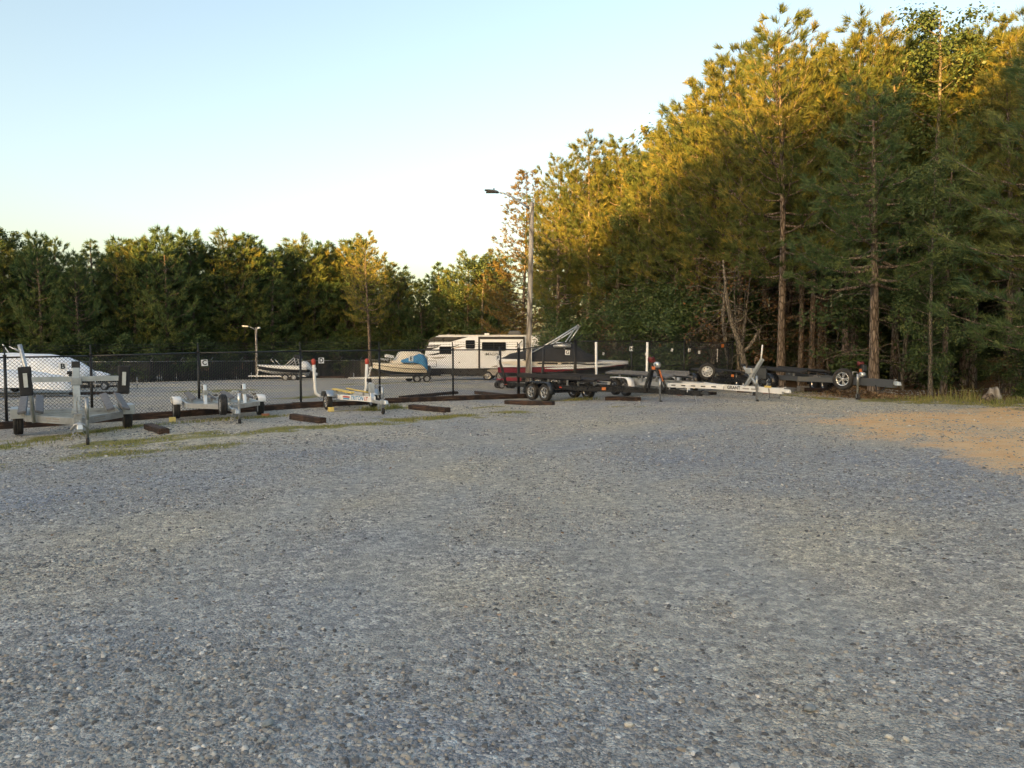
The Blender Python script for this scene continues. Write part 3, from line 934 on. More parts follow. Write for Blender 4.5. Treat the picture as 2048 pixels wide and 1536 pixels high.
# the wood behind them, row after row
taken = [(colat(f[0], f[2]).x, f[2]) for f in FRONT]
edge = [(18.5, 17.0), (14.3, 22.0), (11.2, 29.0), (9.5, 35.0), (7.6, 42.0), (5.2, 50.0), (3.2, 57.0), (1.6, 64.0)]
SKYX = [900, 960, 1040, 1115, 1175, 1235, 1290, 1350, 1395, 1440, 1480, 1560, 1690, 1790, 1850, 1945, 2030, 2200, 3000]
SKYY = [520, 500, 350, 325, 282, 290, 295, 215, 180, 140, 110, 50, 45, 60, 40, 70, 40, 20, 20]
cnt = 0
for row in range(6):
    for a, b in zip(edge[:-1], edge[1:]):
        L = math.hypot(b[0] - a[0], b[1] - a[1]); n = max(1, int(L / 2.9))
        for i in range(n):
            t = (i + rnd.random() * 0.8) / n
            nx, ny = (b[1] - a[1]) / L, -(b[0] - a[0]) / L
            off = 1.4 + row * 2.9 + rnd.uniform(-0.9, 0.9)
            x = a[0] + (b[0] - a[0]) * t + nx * off; y = a[1] + (b[1] - a[1]) * t + ny * off
            if any((x - u) ** 2 + (y - v) ** 2 < 1.3 for u, v in taken): continue
            px = CX + F_PX * x / y
            if px > 2350 or px < 900: continue
            taken.append((x, y))
            yt = float(np.interp(px, SKYX, SKYY)) + rnd.uniform(0, 90) + 12
            H = min(18.0, max(8.0, top_h(px, yt, y)))
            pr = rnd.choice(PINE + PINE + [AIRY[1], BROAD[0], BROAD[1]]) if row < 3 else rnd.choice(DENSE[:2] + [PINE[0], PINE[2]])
            isb = pr in BROAD
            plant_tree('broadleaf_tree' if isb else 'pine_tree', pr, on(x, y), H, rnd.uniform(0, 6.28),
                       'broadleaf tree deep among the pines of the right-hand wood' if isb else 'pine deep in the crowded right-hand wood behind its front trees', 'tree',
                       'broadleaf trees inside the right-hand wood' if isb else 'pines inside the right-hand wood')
            cnt += 1

# left and middle tree line beyond the yard
BACK = [(-25, 455), (15, 462), (52, 500), (85, 468), (120, 482), (160, 510), (192, 478), (238, 476), (270, 483), (300, 470), (335, 460), (365, 485), (392, 472), (430, 492), (462, 476), (492, 474), (520, 488), (545, 486), (578, 496), (600, 484), (632, 494), (656, 490), (690, 482), (712, 486), (775, 520), (800, 545), (845, 560), (878, 512), (905, 540), (938, 518), (965, 515), (1000, 508)]
NOTE = ['at the left picture edge', 'second from the left picture edge', 'low and dark between two gold tips', 'gold-tipped, above the covered boats', 'shaggy, above the letter B sign', 'low in the first dip of the skyline', 'layered and cone-shaped right of the first dip', 'pale-tipped, right of the layered cone tree', 'narrow, right of the pale-tipped one', 'round-headed, left of the gold crest', 'bright gold crest of the left tree line', 'dark shoulder right of the gold crest', 'dark-topped above the letter C sign', 'low, at the second dip of the skyline', 'gold-flecked, left of the far lamp pole', 'directly behind the far lamp pole', 'slim, just right of the far lamp pole', 'thin-topped above the white boat', 'low, behind the white boat stern', 'gold-sided, above the white boat stern', 'twin-headed left one', 'twin-headed right one', 'gold-sided, left of the lone lit pine', 'close behind the left side of the lone lit pine', 'dark, close behind the right side of the lone lit pine', 'small and dark in the skyline notch', 'lowest, in the gap left of the caravan', 'pointed, above the caravan nose', 'low and right of the pointed one above the caravan', 'blunt, above the caravan side window', 'above the caravan slide-out', 'dark, left of the feathery conifer']
back_line = lambda px: float(np.interp(px, [-60, 300, 500, 700, 850, 1000], [62, 68, 76, 82, 80, 76]))
for i, (px, yt) in enumerate(BACK):
    Y = back_line(px) + rnd.uniform(-1.5, 2.5)
    pr = DENSE[2] if px in (192, 545, 878) else (BACKB if px in (15, 430, 578, 800, 965) else rnd.choice(DENSE[:2] + DENSE[3:]))
    plant_tree('broadleaf_tree' if pr is BACKB else 'pine_tree', pr, colat(px, Y), top_h(px, yt + rnd.uniform(-6, 10), Y), rnd.uniform(0, 6.28), 'back tree line tree ' + NOTE[i], 'tree', 'trees of the back tree line', rnd.uniform(0.8, 1.25))
    for k in range(2):
        Y2 = Y + 3.2 * (k + 1) + rnd.uniform(-1, 1); px2 = px + rnd.uniform(-18, 18)
        plant_tree('pine_tree', rnd.choice(DENSE[:2] + [PINE[1]]), colat(px2, Y2), top_h(px2, yt + rnd.uniform(12, 60), Y2), rnd.uniform(0, 6.28), 'pine half hidden behind the back tree line', 'tree', 'pines hidden in the back tree line')
LONE = pine(81, h=13.3, cb=0.40, rad=3.1, nb=58, tsize=0.40, width=0.05, r0=0.19, dead=8, vbase=0.75)
plant_tree('pine_tree', LONE, colat(740, 74), top_h(740, 476, 74), 1.0, 'lone golden-lit pine with a bare reddish trunk, middle of the back tree line', 'tree')

# understory shrubs
def shrub(px, Y, H, pr, lab, cat='shrub', wd=1.0, group='shrubs along the foot of the woods', name='shrub'):
    plant_tree(name, pr, colat(px, Y), H, rnd.uniform(0, 6.28), lab, cat, group, wd)


SH = [(1130, 53, 5.5, 0), (1165, 50, 4.6, 1), (1215, 47, 5.0, 0), (1250, 45, 4.8, 1), (1300, 42, 5.6, 0), (1335, 40, 4.4, 1), (1385, 38, 4.5, 0), (1425, 36, 4.8, 1), (1470, 37, 4.2, 0), (1595, 37, 3.0, 0), (1715, 33, 2.0, 0), (1805, 27, 4.6, 1), (1905, 30, 2.2, 0), (2020, 24, 2.6, 0), (2075, 22, 2.2, 1)]
SN = ['beside the wooden light pole', 'behind the wakeboard tower', 'above the sign G', 'left of the sign H', 'right of the sign H', 'behind the second white guide pole', 'behind the black winch post', 'behind the last fence post', 'behind the dead trunk past the fence', 'behind the close pair of trunks', 'left of the bare reddish trunk', 'right of the bare reddish trunk', 'right of the leaning grey tree', 'behind the stump', 'at the right picture edge']
for (px, Y, H, k), nt_ in zip(SH, SN):
    shrub(px, Y, H, SHRUB[k], 'leafy dark green shrub ' + nt_)
for i, (px, Y) in enumerate(((1700, 42), (1760, 40), (1820, 38), (1880, 37), (1940, 36), (2000, 35), (2060, 34), (1640, 44), (1580, 46), (1730, 50), (1850, 48), (1960, 46))):
    shrub(px, Y, rnd.uniform(3.0, 4.2), SHRUB[i % 2], 'leafy thicket deep in the shade of the right-hand wood', wd=1.5, group='thickets inside the right-hand wood')
for px, Y, H, lab in ((1240, 44, 5.2, 'half-dead brown-leaved bush behind the red and white boat'), (1478, 33, 6.0, 'bare dead bush with forked limbs beyond the fence end'), (1660, 31, 4.0, 'tangle of dead brown twigs left of the bare reddish trunk'), (2003, 22.5, 1.2, 'small dry brown bush behind the stump')):
    shrub(px, Y, H, DRY, lab, 'bush', group='dry bushes at the wood edge')
for i, px in enumerate(range(-30, 1010, 58)):
    shrub(px + rnd.uniform(-12, 12), back_line(px) - 1.6, rnd.uniform(3.2, 5.0), SHRUB[i % 2], 'low leafy shrub at the foot of the back tree line', wd=1.4, group='shrubs under the back tree line')


# a wood behind the camera: its long evening shadow lies over the whole yard
def shade_wood():
    rng = np.random.default_rng(77)
    s = np.array([0.52, 0.854]); q = np.array([0.854, -0.52])
    us = np.arange(-130, 80, 1.1); rows = np.array([0, 3, 6, 9, 12.])
    tops = 27.7 + 1.5 * (fbm(us * 0.16, us * 0, 3) - 0.5) * 2 + 1.1 * (vnoise(us * 0.5, us * 0 + 3, 5) - 0.5) * 2
    # the top dips where the light reaches further down the lone pine
    V, T = [], []
    rings = []
    prof = [(-7, 0.0), (-6.5, 0.55), (-4, 0.88), (0, 1.0), (4, 0.9), (6.5, 0.5), (7, 0.0)]
    for i, u in enumerate(us):
        rings.append([[*(q * u + s * (-92 + d + rng.normal(0, 0.3))), -0.8 + (tops[i] + 0.8) * hh] for d, hh in prof])
    core = MB().loft(rings)
    n = 26000
    i = rng.integers(0, len(us), n); k = rng.uniform(0, 1, n); d = -7 + 14 * k
    hh = np.interp(d, [p[0] for p in prof], [p[1] for p in prof]) * rng.uniform(0.15, 1.03, n) ** 0.4
    u = us[i] + rng.uniform(-0.6, 0.6, n)
    pos = np.stack([q[0] * u + s[0] * (-92 + d), q[1] * u + s[1] * (-92 + d), hh * tops[i]], 1) + rng.normal(0, 0.35, (n, 3))
    cm = leaf_cards('woodland', pos, unit(rng.normal(0, 1, (n, 3)) + [0, 0, 0.4]), rng.uniform(0.5, 1.1, n), rng.random(n), M['needles_dark'], rng)
    bm = bmesh.new(); bm.from_mesh(cm); bm.from_mesh(core.mesh('core', None)); bm.to_mesh(cm); bm.free()
    tag(link('woodland', cm), label='dense wood behind the viewer that shades the whole yard', kind='stuff')


shade_wood()
# ------------------------------------------------------------------ lettering and small shared builders
def text_mesh(name, s, size, mat, parent=None, depth=0.002, bold=0.0, shear=0.0, sx=1.0):
    c = bpy.data.curves.new(name, 'FONT'); c.body = s; c.size = size
    c.align_x = 'CENTER'; c.align_y = 'CENTER'; c.extrude = depth; c.offset = bold; c.shear = shear
    c.resolution_u = 3
    tmp = bpy.data.objects.new(name, c); COL.objects.link(tmp)
    dg = bpy.context.evaluated_depsgraph_get()
    me = bpy.data.meshes.new_from_object(tmp.evaluated_get(dg))
    bpy.data.objects.remove(tmp); bpy.data.curves.remove(c)
    me.name = name; me.materials.clear(); me.materials.append(mat)
    if sx != 1.0:
        me.transform(Matrix.Diagonal((sx, 1, 1, 1)))
    return link(name, me, parent)


_wheel_cache = {}


def wheel(parent, loc, r=0.31, w=0.19, style='spoke', side=1, axis=(1, 0, 0), name='wheel', tilt=None):
    """tyre mesh with the rim as its child; axis is local X, side says which way the face looks"""
    key = (r, w, style)
    if key not in _wheel_cache:
        t = MB(); h = w / 2; ri = r * 0.62
        t.lathe([(ri, -h * 0.72), (ri + 0.02, -h * 0.9), (r * 0.84, -h), (r * 0.95, -h * 0.9), (r, -h * 0.62), (r, -h * 0.34), (r - 0.008, -h * 0.30), (r - 0.008, -h * 0.22), (r, -h * 0.18), (r, h * 0.18), (r - 0.008, h * 0.22), (r - 0.008, h * 0.30), (r, h * 0.34), (r, h * 0.62), (r * 0.95, h * 0.9), (r * 0.84, h), (ri + 0.02, h * 0.9), (ri, h * 0.72), (ri, -h * 0.72)], (0, 0, 0), (1, 0, 0), 28)
        tm = t.mesh('wheel', M['rubber'])
        m = MB()
        m.lathe([(ri + 0.004, -h * 0.7), (ri - 0.018, -h * 0.6), (ri - 0.02, h * 0.6), (ri + 0.012, h * 0.78), (ri - 0.004, h * 0.80), (ri - 0.026, h * 0.66)], (0, 0, 0), (1, 0, 0), 26)
        if style == 'spoke':
            for k in range(5):
                for d in (-0.20, 0.20):
                    a = 2 * math.pi * k / 5
                    p0 = Vector((h * 0.62, math.cos(a) * r * 0.10, math.sin(a) * r * 0.10))
                    p1 = Vector((h * 0.66, math.cos(a + d) * (ri - 0.01), math.sin(a + d) * (ri - 0.01)))
                    m.bar(p0, p1, 0.035, 0.022, up=(1, 0, 0))
            m.lathe([(0.001, h * 0.74), (r * 0.13, h * 0.72), (r * 0.16, h * 0.55)], (0, 0, 0), (1, 0, 0), 14)
        else:
            m.lathe([(ri - 0.02, h * 0.40), (ri * 0.72, h * 0.62), (ri * 0.45, h * 0.55), (ri * 0.30, h * 0.60), (ri * 0.26, h * 0.80), (0.001, h * 0.82)], (0, 0, 0), (1, 0, 0), 24)
        rm = m.mesh('rim', M['rim_silver'] if style == 'spoke' else M['rim_white'])
        bk = MB(); bk.lathe([(ri - 0.022, -h * 0.2), (0.001, -h * 0.2)], (0, 0, 0), (1, 0, 0), 20)
        if style != 'spoke':
            for k in range(8):
                a = 2 * math.pi * k / 8
                c = Vector((h * 0.60, math.cos(a) * ri * 0.72, math.sin(a) * ri * 0.72))
                bk.lathe([(0.001, 0.010), (ri * 0.11, 0.010), (ri * 0.12, -0.02)], c, (1, 0, 0), 8)
        km = bk.mesh('hub_back', M['black_plastic'])
        _wheel_cache[key] = (tm, rm, km)
    tm, rm, km = _wheel_cache[key]
    o = link(name, tm, parent); o.location = loc
    if side < 0: o.rotation_euler = (0, 0, math.pi)
    if tilt is not None: o.rotation_euler = tilt
    link('rim', rm, o); link('hub_back', km, o)
    return o


def sign(letter, px, py, Y, size, nrm, label, tilt=0.0, plate='sign', name='letter_sign', txt=None, w=1.0):
    rz = math.atan2(nrm[1], nrm[0]) + math.pi / 2      # local -Y faces along nrm
    c = at(px, py, Y)
    e = empty(name, c, rz, label, 'sign', 'signs hanging on the fence')
    e.rotation_euler = (0, tilt, rz)
    MB().box((0, 0, 0), (size * w, 0.006, size)).build('plate', M[plate], e)
    if letter:
        o = text_mesh('letter', letter, size * (1.05 if len(letter) == 1 else 0.5), M['ink'], e, 0.002, size * 0.028)
        o.rotation_euler = (math.pi / 2, 0, 0); o.location = (0, -0.0065, 0)
    return e


# ------------------------------------------------------------------ near chain-link fence
FL_A, FL_D = Vector((-13.1, 18.6)), Vector((0.781, 0.624))
FN = Vector((0.624, -0.781))             # towards the camera side


def fl_point(px):
    k = (px - CX) / F_PX
    t = (k * FL_A.y - FL_A.x) / (FL_D.x - k * FL_D.y)
    p = FL_A + FL_D * t
    return p, t


def make_fence(name, posts, label, pitch=0.095, wire=0.0052, mid=False, arm=(0.0, 0.0), arm_h=0.30, post_r=0.036, mesh_mat='mesh_wire', rail=True, wire_mat='fence'):
    """posts: list of (x, y, z_top). Parts: each post, arm, rail, mesh bay and barbed strand."""
    o0 = posts[0]
    root = empty(name, on(o0[0], o0[1]), 0, label, 'fence')
    B = root.location.copy()
    P = [Vector((x, y, gzf(x, y))) - B for x, y, z in posts]
    T = [Vector((x, y, z)) - B for x, y, z in posts]
    tops = []
    for p, t in zip(P, T):
        MB().tube([p - Vector((0, 0, 0.2)), t + Vector((0, 0, 0.05))], post_r, 10).tube([t + Vector((0, 0, 0.03)), t + Vector((0, 0, 0.07))], post_r * 1.25, 10).build('post', M['fence'], root)
        e = t + Vector((arm[0], arm[1], arm_h))
        MB().bar(t + Vector((0, 0, 0.05)), e, 0.035, 0.02, up=(FN.x, FN.y, 0)).build('barb_arm', M['fence'], root)
        tops.append((t + Vector((0, 0, 0.05)), e))
    rng = random.Random(3)
    for i in range(len(P) - 1):
        p0, p1, t0, t1 = P[i], P[i + 1], T[i], T[i + 1]
        MB().tube([t0, t1], 0.024, 8).build('top_rail', M['fence'], root)
        if mid:
            MB().tube([(p0 + t0) / 2, (p1 + t1) / 2], 0.020, 8).build('middle_rail', M['fence'], root)
        hor = Vector((p1.x - p0.x, p1.y - p0.y, 0)); L = hor.length
        nrm = Vector((hor.y, -hor.x, 0)).normalized() * 0.03
        off = 0.05
        def pt(u, v):
            f = u / L
            b = p0 + (p1 - p0) * f + Vector((0, 0, off)); t = t0 + (t1 - t0) * f
            return b + (t - b) * v
        H = ((t0 - p0).length + (t1 - p1).length) / 2 - off
        m = MB()
        n = int((L + H) / pitch) + 2
        for s_ in (1, -1):
            for k in range(n):
                c = k * pitch
                if s_ == 1: u0, u1 = c - H, c          # rises to the right
                else: u0, u1 = c, c - H
                va, vb = 0.0, 1.0
                def clip(u0, u1, va, vb):
                    du = u1 - u0
                    for lim, sg in ((0.0, 1), (L, -1)):
                        if abs(du) < 1e-9: continue
                        tl = (lim - u0) / du
                        if du * sg > 0: va = max(va, tl)
                        else: vb = min(vb, tl)
                    return va, vb
                va, vb = clip(u0, u1, va, vb)
                if vb - va < 0.02: continue
                a = pt(u0 + (u1 - u0) * va, va) + nrm * (1.0 + 0.15 * s_); b = pt(u0 + (u1 - u0) * vb, vb) + nrm * (1.0 + 0.15 * s_)
                m.tube([a, b], wire, 3, caps=False)
        o = m.build('chain_link_mesh', M[mesh_mat], root); o['kind'] = 'stuff'
        for k in range(3):
            f = (k + 1) / 3.0
            a = tops[i][0] + (tops[i][1] - tops[i][0]) * f; b = tops[i + 1][0] + (tops[i + 1][1] - tops[i + 1][0]) * f
            pts = [a + (b - a) * s + Vector((0, 0, -0.02 * math.sin(math.pi * s) + rng.uniform(-0.006, 0.006))) for s in [j / 6 for j in range(7)]]
            w = MB().tube(pts, 0.004, 4)
            nb = int((b - a).length / 0.13)
            for j in range(1, nb):
                c = a + (b - a) * (j / nb) + Vector((0, 0, -0.02 * math.sin(math.pi * j / nb)))
                w.box(c, (0.014, 0.014, 0.034), (rng.uniform(0, 1.5), rng.uniform(0, 1.5), 0))
            w.build('barbed_wire', M[wire_mat], root)
    return root


left_posts = []
for px, ry in ((-150, 719), (10, 715), (182, 712.0), (397, 706.0), (601, 702.5), (759, 701.0), (906, 699.8), (1036, 699.2)):
    p, t = fl_point(px)
    left_posts.append((p.x, p.y, at(px, ry, p.y).z))
make_fence('chain_link_fence', left_posts, 'black chain-link fence with barbed wire running behind the small trailers', arm=(-0.03, 0.04))
c1 = left_posts[-1]
right_posts = []
for x, y, px, ry in ((2.5, 29.0, 1148, 682.5), (5.0, 30.3, 1263, 682.0), (7.5, 31.6, 1369, 684.0), (10.0, 32.9, 1463, 686.5)):
    right_posts.append((x, y, at(px, ry, y).z))
make_fence('chain_link_fence', [(c1[0] + 0.05, c1[1] + 0.04, c1[2]), right_posts[0]], 'short black fence bay rising to the corner post behind the black trailer', arm=(0.0, 0.05), arm_h=0.2)
make_fence('chain_link_fence', [(right_posts[0][0] + 0.06, right_posts[0][1] + 0.03, right_posts[0][2])] + right_posts[1:], 'black chain-link fence with middle rail behind the long boat trailers', pitch=0.085, wire=0.0055, mid=True, arm=(0.26, -0.10), arm_h=0.27)
# the side fence along the wood, its galvanised wire catching light
side_posts = []
for k in range(10):
    f = k / 9; x = 9.9 + (1.0 - 9.9) * f; y = 33.2 + (62 - 33.2) * f
    side_posts.append((x, y, gzf(x, y) + 1.75))
make_fence('chain_link_fence', side_posts, 'far side fence running back along the edge of the wood', pitch=0.16, wire=0.006, arm=(0.25, 0.0), arm_h=0.28, wire_mat='galv_wire')


# screened fence at the far end of the yard
def screen_fence():
    pts = [(0.6, 63.5)]
    for px in (960, 880, 800, 760, 720, 680, 640, 600, 540, 480, 420, 360, 300, 240, 180, 120, 60, 0, -60):
        Y = back_line(px) - 3.6
        pts.append(((px - CX) / F_PX * Y, Y))
    root = empty('screened_fence', on(*pts[0]), 0, 'dark screened fence at the far end of the yard under the tree line', 'fence')
    B = root.location.copy()
    for i, (x, y) in enumerate(pts):
        p = on(x, y) - B
        MB().tube([p, p + Vector((0, 0, 1.9))], 0.04, 6).build('post', M['fence'], root)
        MB().tube([p + Vector((0, 0, 1.85)), p + Vector((0.28, 0.05, 2.2))], 0.018, 5).build('barb_arm', M['galv_wire'], root)
        if i:
            a = on(*pts[i - 1]) - B
            MB().tube([a + Vector((0, 0, 1.83)), p + Vector((0, 0, 1.83))], 0.025, 6).build('top_rail', M['galv'], root)
            n = 14; m = MB()
            for k in range(n):
                q0 = a + (p - a) * (k / n); q1 = a + (p - a) * ((k + 0.66) / n)
                m.bar((q0 + q1) / 2 + Vector((0, 0, 0.03)), (q0 + q1) / 2 + Vector((0, 0, 1.8)), (q1 - q0).length, 0.012, up=(p - a).cross(Vector((0, 0, 1))))
            m.build('privacy_screen', M['fence'], root)['kind'] = 'stuff'


screen_fence()

# letter signs
for L_, px, py, tl in (('B', 125.5, 733, 0.0), ('C', 409, 725.5, -0.06), ('D', 642.5, 721, 0.0), ('E', 822, 717.5, 0.03), ('F', 996, 715.5, 0.0)):
    p, t = fl_point(px)
    w_ = {'B': 'above the leftmost trailer mast', 'C': 'right of the second fence post', 'D': 'beside the red-capped guide pole', 'E': 'in front of the cream boat', 'F': 'in front of the white caravan side'}[L_]
    sign(L_, px, py, p.y - 0.09, 0.185, FN, 'white square sign with black letter %s %s' % (L_, w_), tl)
RN = (0.46, -0.89)
sign('G', 1135, 705, 28.85, 0.19, (0.1, -1), 'white square sign with black letter G on the short fence bay', 0.08)
for L_, px, py, Y, lab, tl, sz in (('H', 1262.5, 697.5, 30.17, 'white sign with black letter H at the second fence post', 0.0, 0.2), (' ', 1207, 707.5, 33.0, 'small yellowish blank tag on the fence behind the white guide pole', 0.05, 0.12), (' ', 1292.5, 708, 30.4, 'small white tag left of the black winch post', 0.0, 0.12), (' ', 1344, 700, 31.1, 'crooked white tag right of the second white guide pole', 0.3, 0.13), ('I', 1378.5, 700, 31.55, 'white sign with black letter I at the third fence post', 0.06, 0.15), (' ', 1398.5, 704.5, 31.75, 'small pale tag above the black-trailer spare tyre', -0.04, 0.13)):
    sign(L_ if L_ != ' ' else None, px, py, Y, sz, RN, lab, tl, name='fence_tag', w=0.85)
sign(None, 1445, 691.5, 32.45, 0.16, RN, 'small orange notice at the last fence bay', 0.0, plate='orange', name='notice_sign')
_e = sign(None, 1434.5, 711, 32.3, 0.62, RN, 'narrow upright dark banner with white lettering near the fence end', 0.0, plate='ink', name='banner_sign', w=0.14)
for _k in range(9): MB().box((0, -0.0055, -0.27 + 0.0675 * _k), (0.045 + 0.012 * (_k % 3), 0.004, 0.042 + 0.006 * (_k % 2))).build('lettering', M['sign'], _e)


# ------------------------------------------------------------------ heavy timbers
_tie_n = [0]


def tie_mesh(L, w, h, seed):
    rng = random.Random(seed)
    n = 7; rings = []
    for i in range(n):
        x = -L / 2 + L * i / (n - 1)
        if i in (0, n - 1): x += rng.uniform(-0.02, 0.02)
        c = 0.018
        pr = [(-w / 2 + c, 0), (w / 2 - c, 0), (w / 2, c), (w / 2, h - c), (w / 2 - c, h), (-w / 2 + c, h), (-w / 2, h - c), (-w / 2, c)]
        rings.append([(x, a + rng.uniform(-0.006, 0.006), b + (rng.uniform(-0.010, 0.006) if b > 0 else 0)) for a, b in pr])
    return MB().loft(rings, close=True, smooth=False).mesh('railway_tie', M['tie'])


def tie(a, b, label, w=0.21, h=0.17, dz=0.0, group='loose timbers', L=None):
    a, b = Vector(a), Vector(b)
    d = b - a
    ln = L or d.length
    _tie_n[0] += 1
    o = link('railway_tie', tie_mesh(ln, w, h, _tie_n[0]))
    c = (a + b) / 2
    o.location = (c.x, c.y, min(gzf(a.x, a.y), gzf(b.x, b.y), gzf(c.x, c.y)) - 0.015 + dz)
    o.rotation_euler = (0, -math.asin(max(-0.2, min(0.2, (gzf(b.x, b.y) - gzf(a.x, a.y)) / max(ln, 0.1)))), math.atan2(d.y, d.x))
    return tag(o, label, 'timber', group)


for i in range(8):
    t0 = -2.2 + i * 2.46
    a = FL_A + FL_D * t0 + FN * 0.16; b = FL_A + FL_D * (t0 + 2.44) + FN * 0.16
    tie(a, b, ['leftmost dark border timber under the fence', 'border timber under the fence behind the leftmost trailer', 'border timber under the fence behind the spare-wheel trailer left half', 'border timber under the fence behind the spare-wheel trailer right half', 'border timber under the fence left of the red-capped poles', 'border timber under the fence behind the red-capped poles', 'border timber under the fence below the letter E sign', 'last border timber under the fence beside the black trailer'][i], group='border timbers under the fence', w=0.18, h=0.22)
for (a, b, lab) in (((297, 858), (329, 869), 'dark timber lying end-on left of the spare-wheel trailer'), ((586, 838), (645, 847), 'dark timber lying between the spare-wheel trailer and red-capped poles'), ((822, 818), (896, 825), 'red-brown timber on the gravel before the letter E sign'), ((1012, 808), (1106, 810.5), 'brown timber chocking the black trailer tandem wheels'), ((1215, 800), (1278, 801.5), 'brown timber before the silver trailer wheel'), ((1340, 789), (1430, 790.5), 'dark timber under the long white trailer beam'), ((1475, 785), (1556, 786), 'dark timber under the white trailer coupler'), ((1612, 783), (1670, 785), 'reddish timber right of the concrete block'), ((802, 798), (913, 787.5), 'long dark timber inside the fence below the letter E sign'), ((953, 788), (1019, 795), 'dark timber inside the fence left of the black trailer'), ((865, 801), (985, 797), 'mossy timber laid just inside the fence'), ((145, 777), (238, 774), 'reddish timber inside the fence under the covered boats'), ((140, 790), (256, 788), 'front timber inside the fence under the covered boats')):
    tie(G(*a), G(*b), lab)
for i, (a, b) in enumerate((((610, 755.5), (690, 756)), ((692, 756), (775, 757)), ((777, 757), (850, 758)))):
    tie(G(*a), G(*b), ['far yard edging log right of the white boat', 'far yard edging log left of the cream boat', 'far yard edging log under the cream boat'][i], w=0.3, h=0.25, group='far edging logs')


# ------------------------------------------------------------------ light poles
def near_pole():
    b = colat(1056, 35.0); t = at(1064, 405, 35.0)
    e = empty('light_pole', b, 0, 'tall weathered wooden light pole with one long-armed lamp', 'light pole')
    T = t - b
    MB().tube([(0, 0, -0.3), T * 0.5, T], [0.155, 0.125, 0.10], 14).build('pole', M['pole'], e)
    q = [at(1059, 418, 34.95), at(1047, 409, 34.9), at(1030, 397, 34.9), at(1013, 388, 34.9), at(999, 385, 34.9)]
    MB().tube([p - b for p in q], [0.05, 0.048, 0.045, 0.042, 0.04], 8).box(q[0] - b + Vector((0.05, 0, -0.02)), (0.12, 0.08, 0.3)).build('lamp_arm', M['galv'], e)
    h0, h1 = at(998, 385.5, 34.9) - b, at(969, 380.5, 34.9) - b
    d = h1 - h0; rings = []
    for s, w, h in ((0.0, 0.05, 0.05), (0.12, 0.10, 0.09), (0.35, 0.17, 0.10), (0.7, 0.19, 0.08), (0.95, 0.14, 0.05), (1.0, 0.08, 0.03)):
        c = h0 + d * s
        rings.append([c + Vector((0, w * math.cos(a), h * math.sin(a) * (1.0 if math.sin(a) > 0 else 0.55))) for a in [k * math.pi / 5 for k in range(10)]])
    lm = MB().loft(rings, close=True).build('lamp_head', M['grey_paint'], e)
    c = h0 + d * 0.6
    MB().box(c + Vector((0, 0, -0.062)), (0.42, 0.24, 0.03)).build('lens', M['glass'], lm)
    MB().tube([h0 + d * 0.35 + Vector((0, 0, 0.08)), h0 + d * 0.35 + Vector((0, 0, 0.17))], 0.035, 8).build('photocell', M['box_plastic'], lm)
    MB().tube([Vector((0.13, -0.08, -0.1)), T * 0.30 + Vector((0.125, -0.08, 0))], 0.028, 6).build('conduit', M['pvc'], e)
    return e


def far_pole():
    b = colat(513, 72); t = at(512, 655, 72)
    e = empty('light_pole', b, 0, 'small distant wooden lamp pole before the back tree line', 'light pole')
    T = t - b
    MB().tube([(0, 0, -0.2), T], [0.13, 0.10], 10).build('pole', M['pole'], e)
    q = [at(511, 660, 72), at(504, 655.5, 72), at(497, 653, 72)]
    MB().tube([p - b for p in q], 0.035, 6).build('lamp_arm', M['galv'], e)
    MB().box((at(491, 652.3, 72) - b), (0.55, 0.28, 0.12), (0, 0.08, 0)).build('lamp_head', M['alu'], e)
    MB().box((at(518, 655.5, 72) - b), (0.22, 0.2, 0.16)).bar(T + Vector((0, 0, -0.2)), at(517, 657, 72) - b, 0.05, 0.05).build('floodlight', M['white_paint'], e)


near_pole()
far_pole()


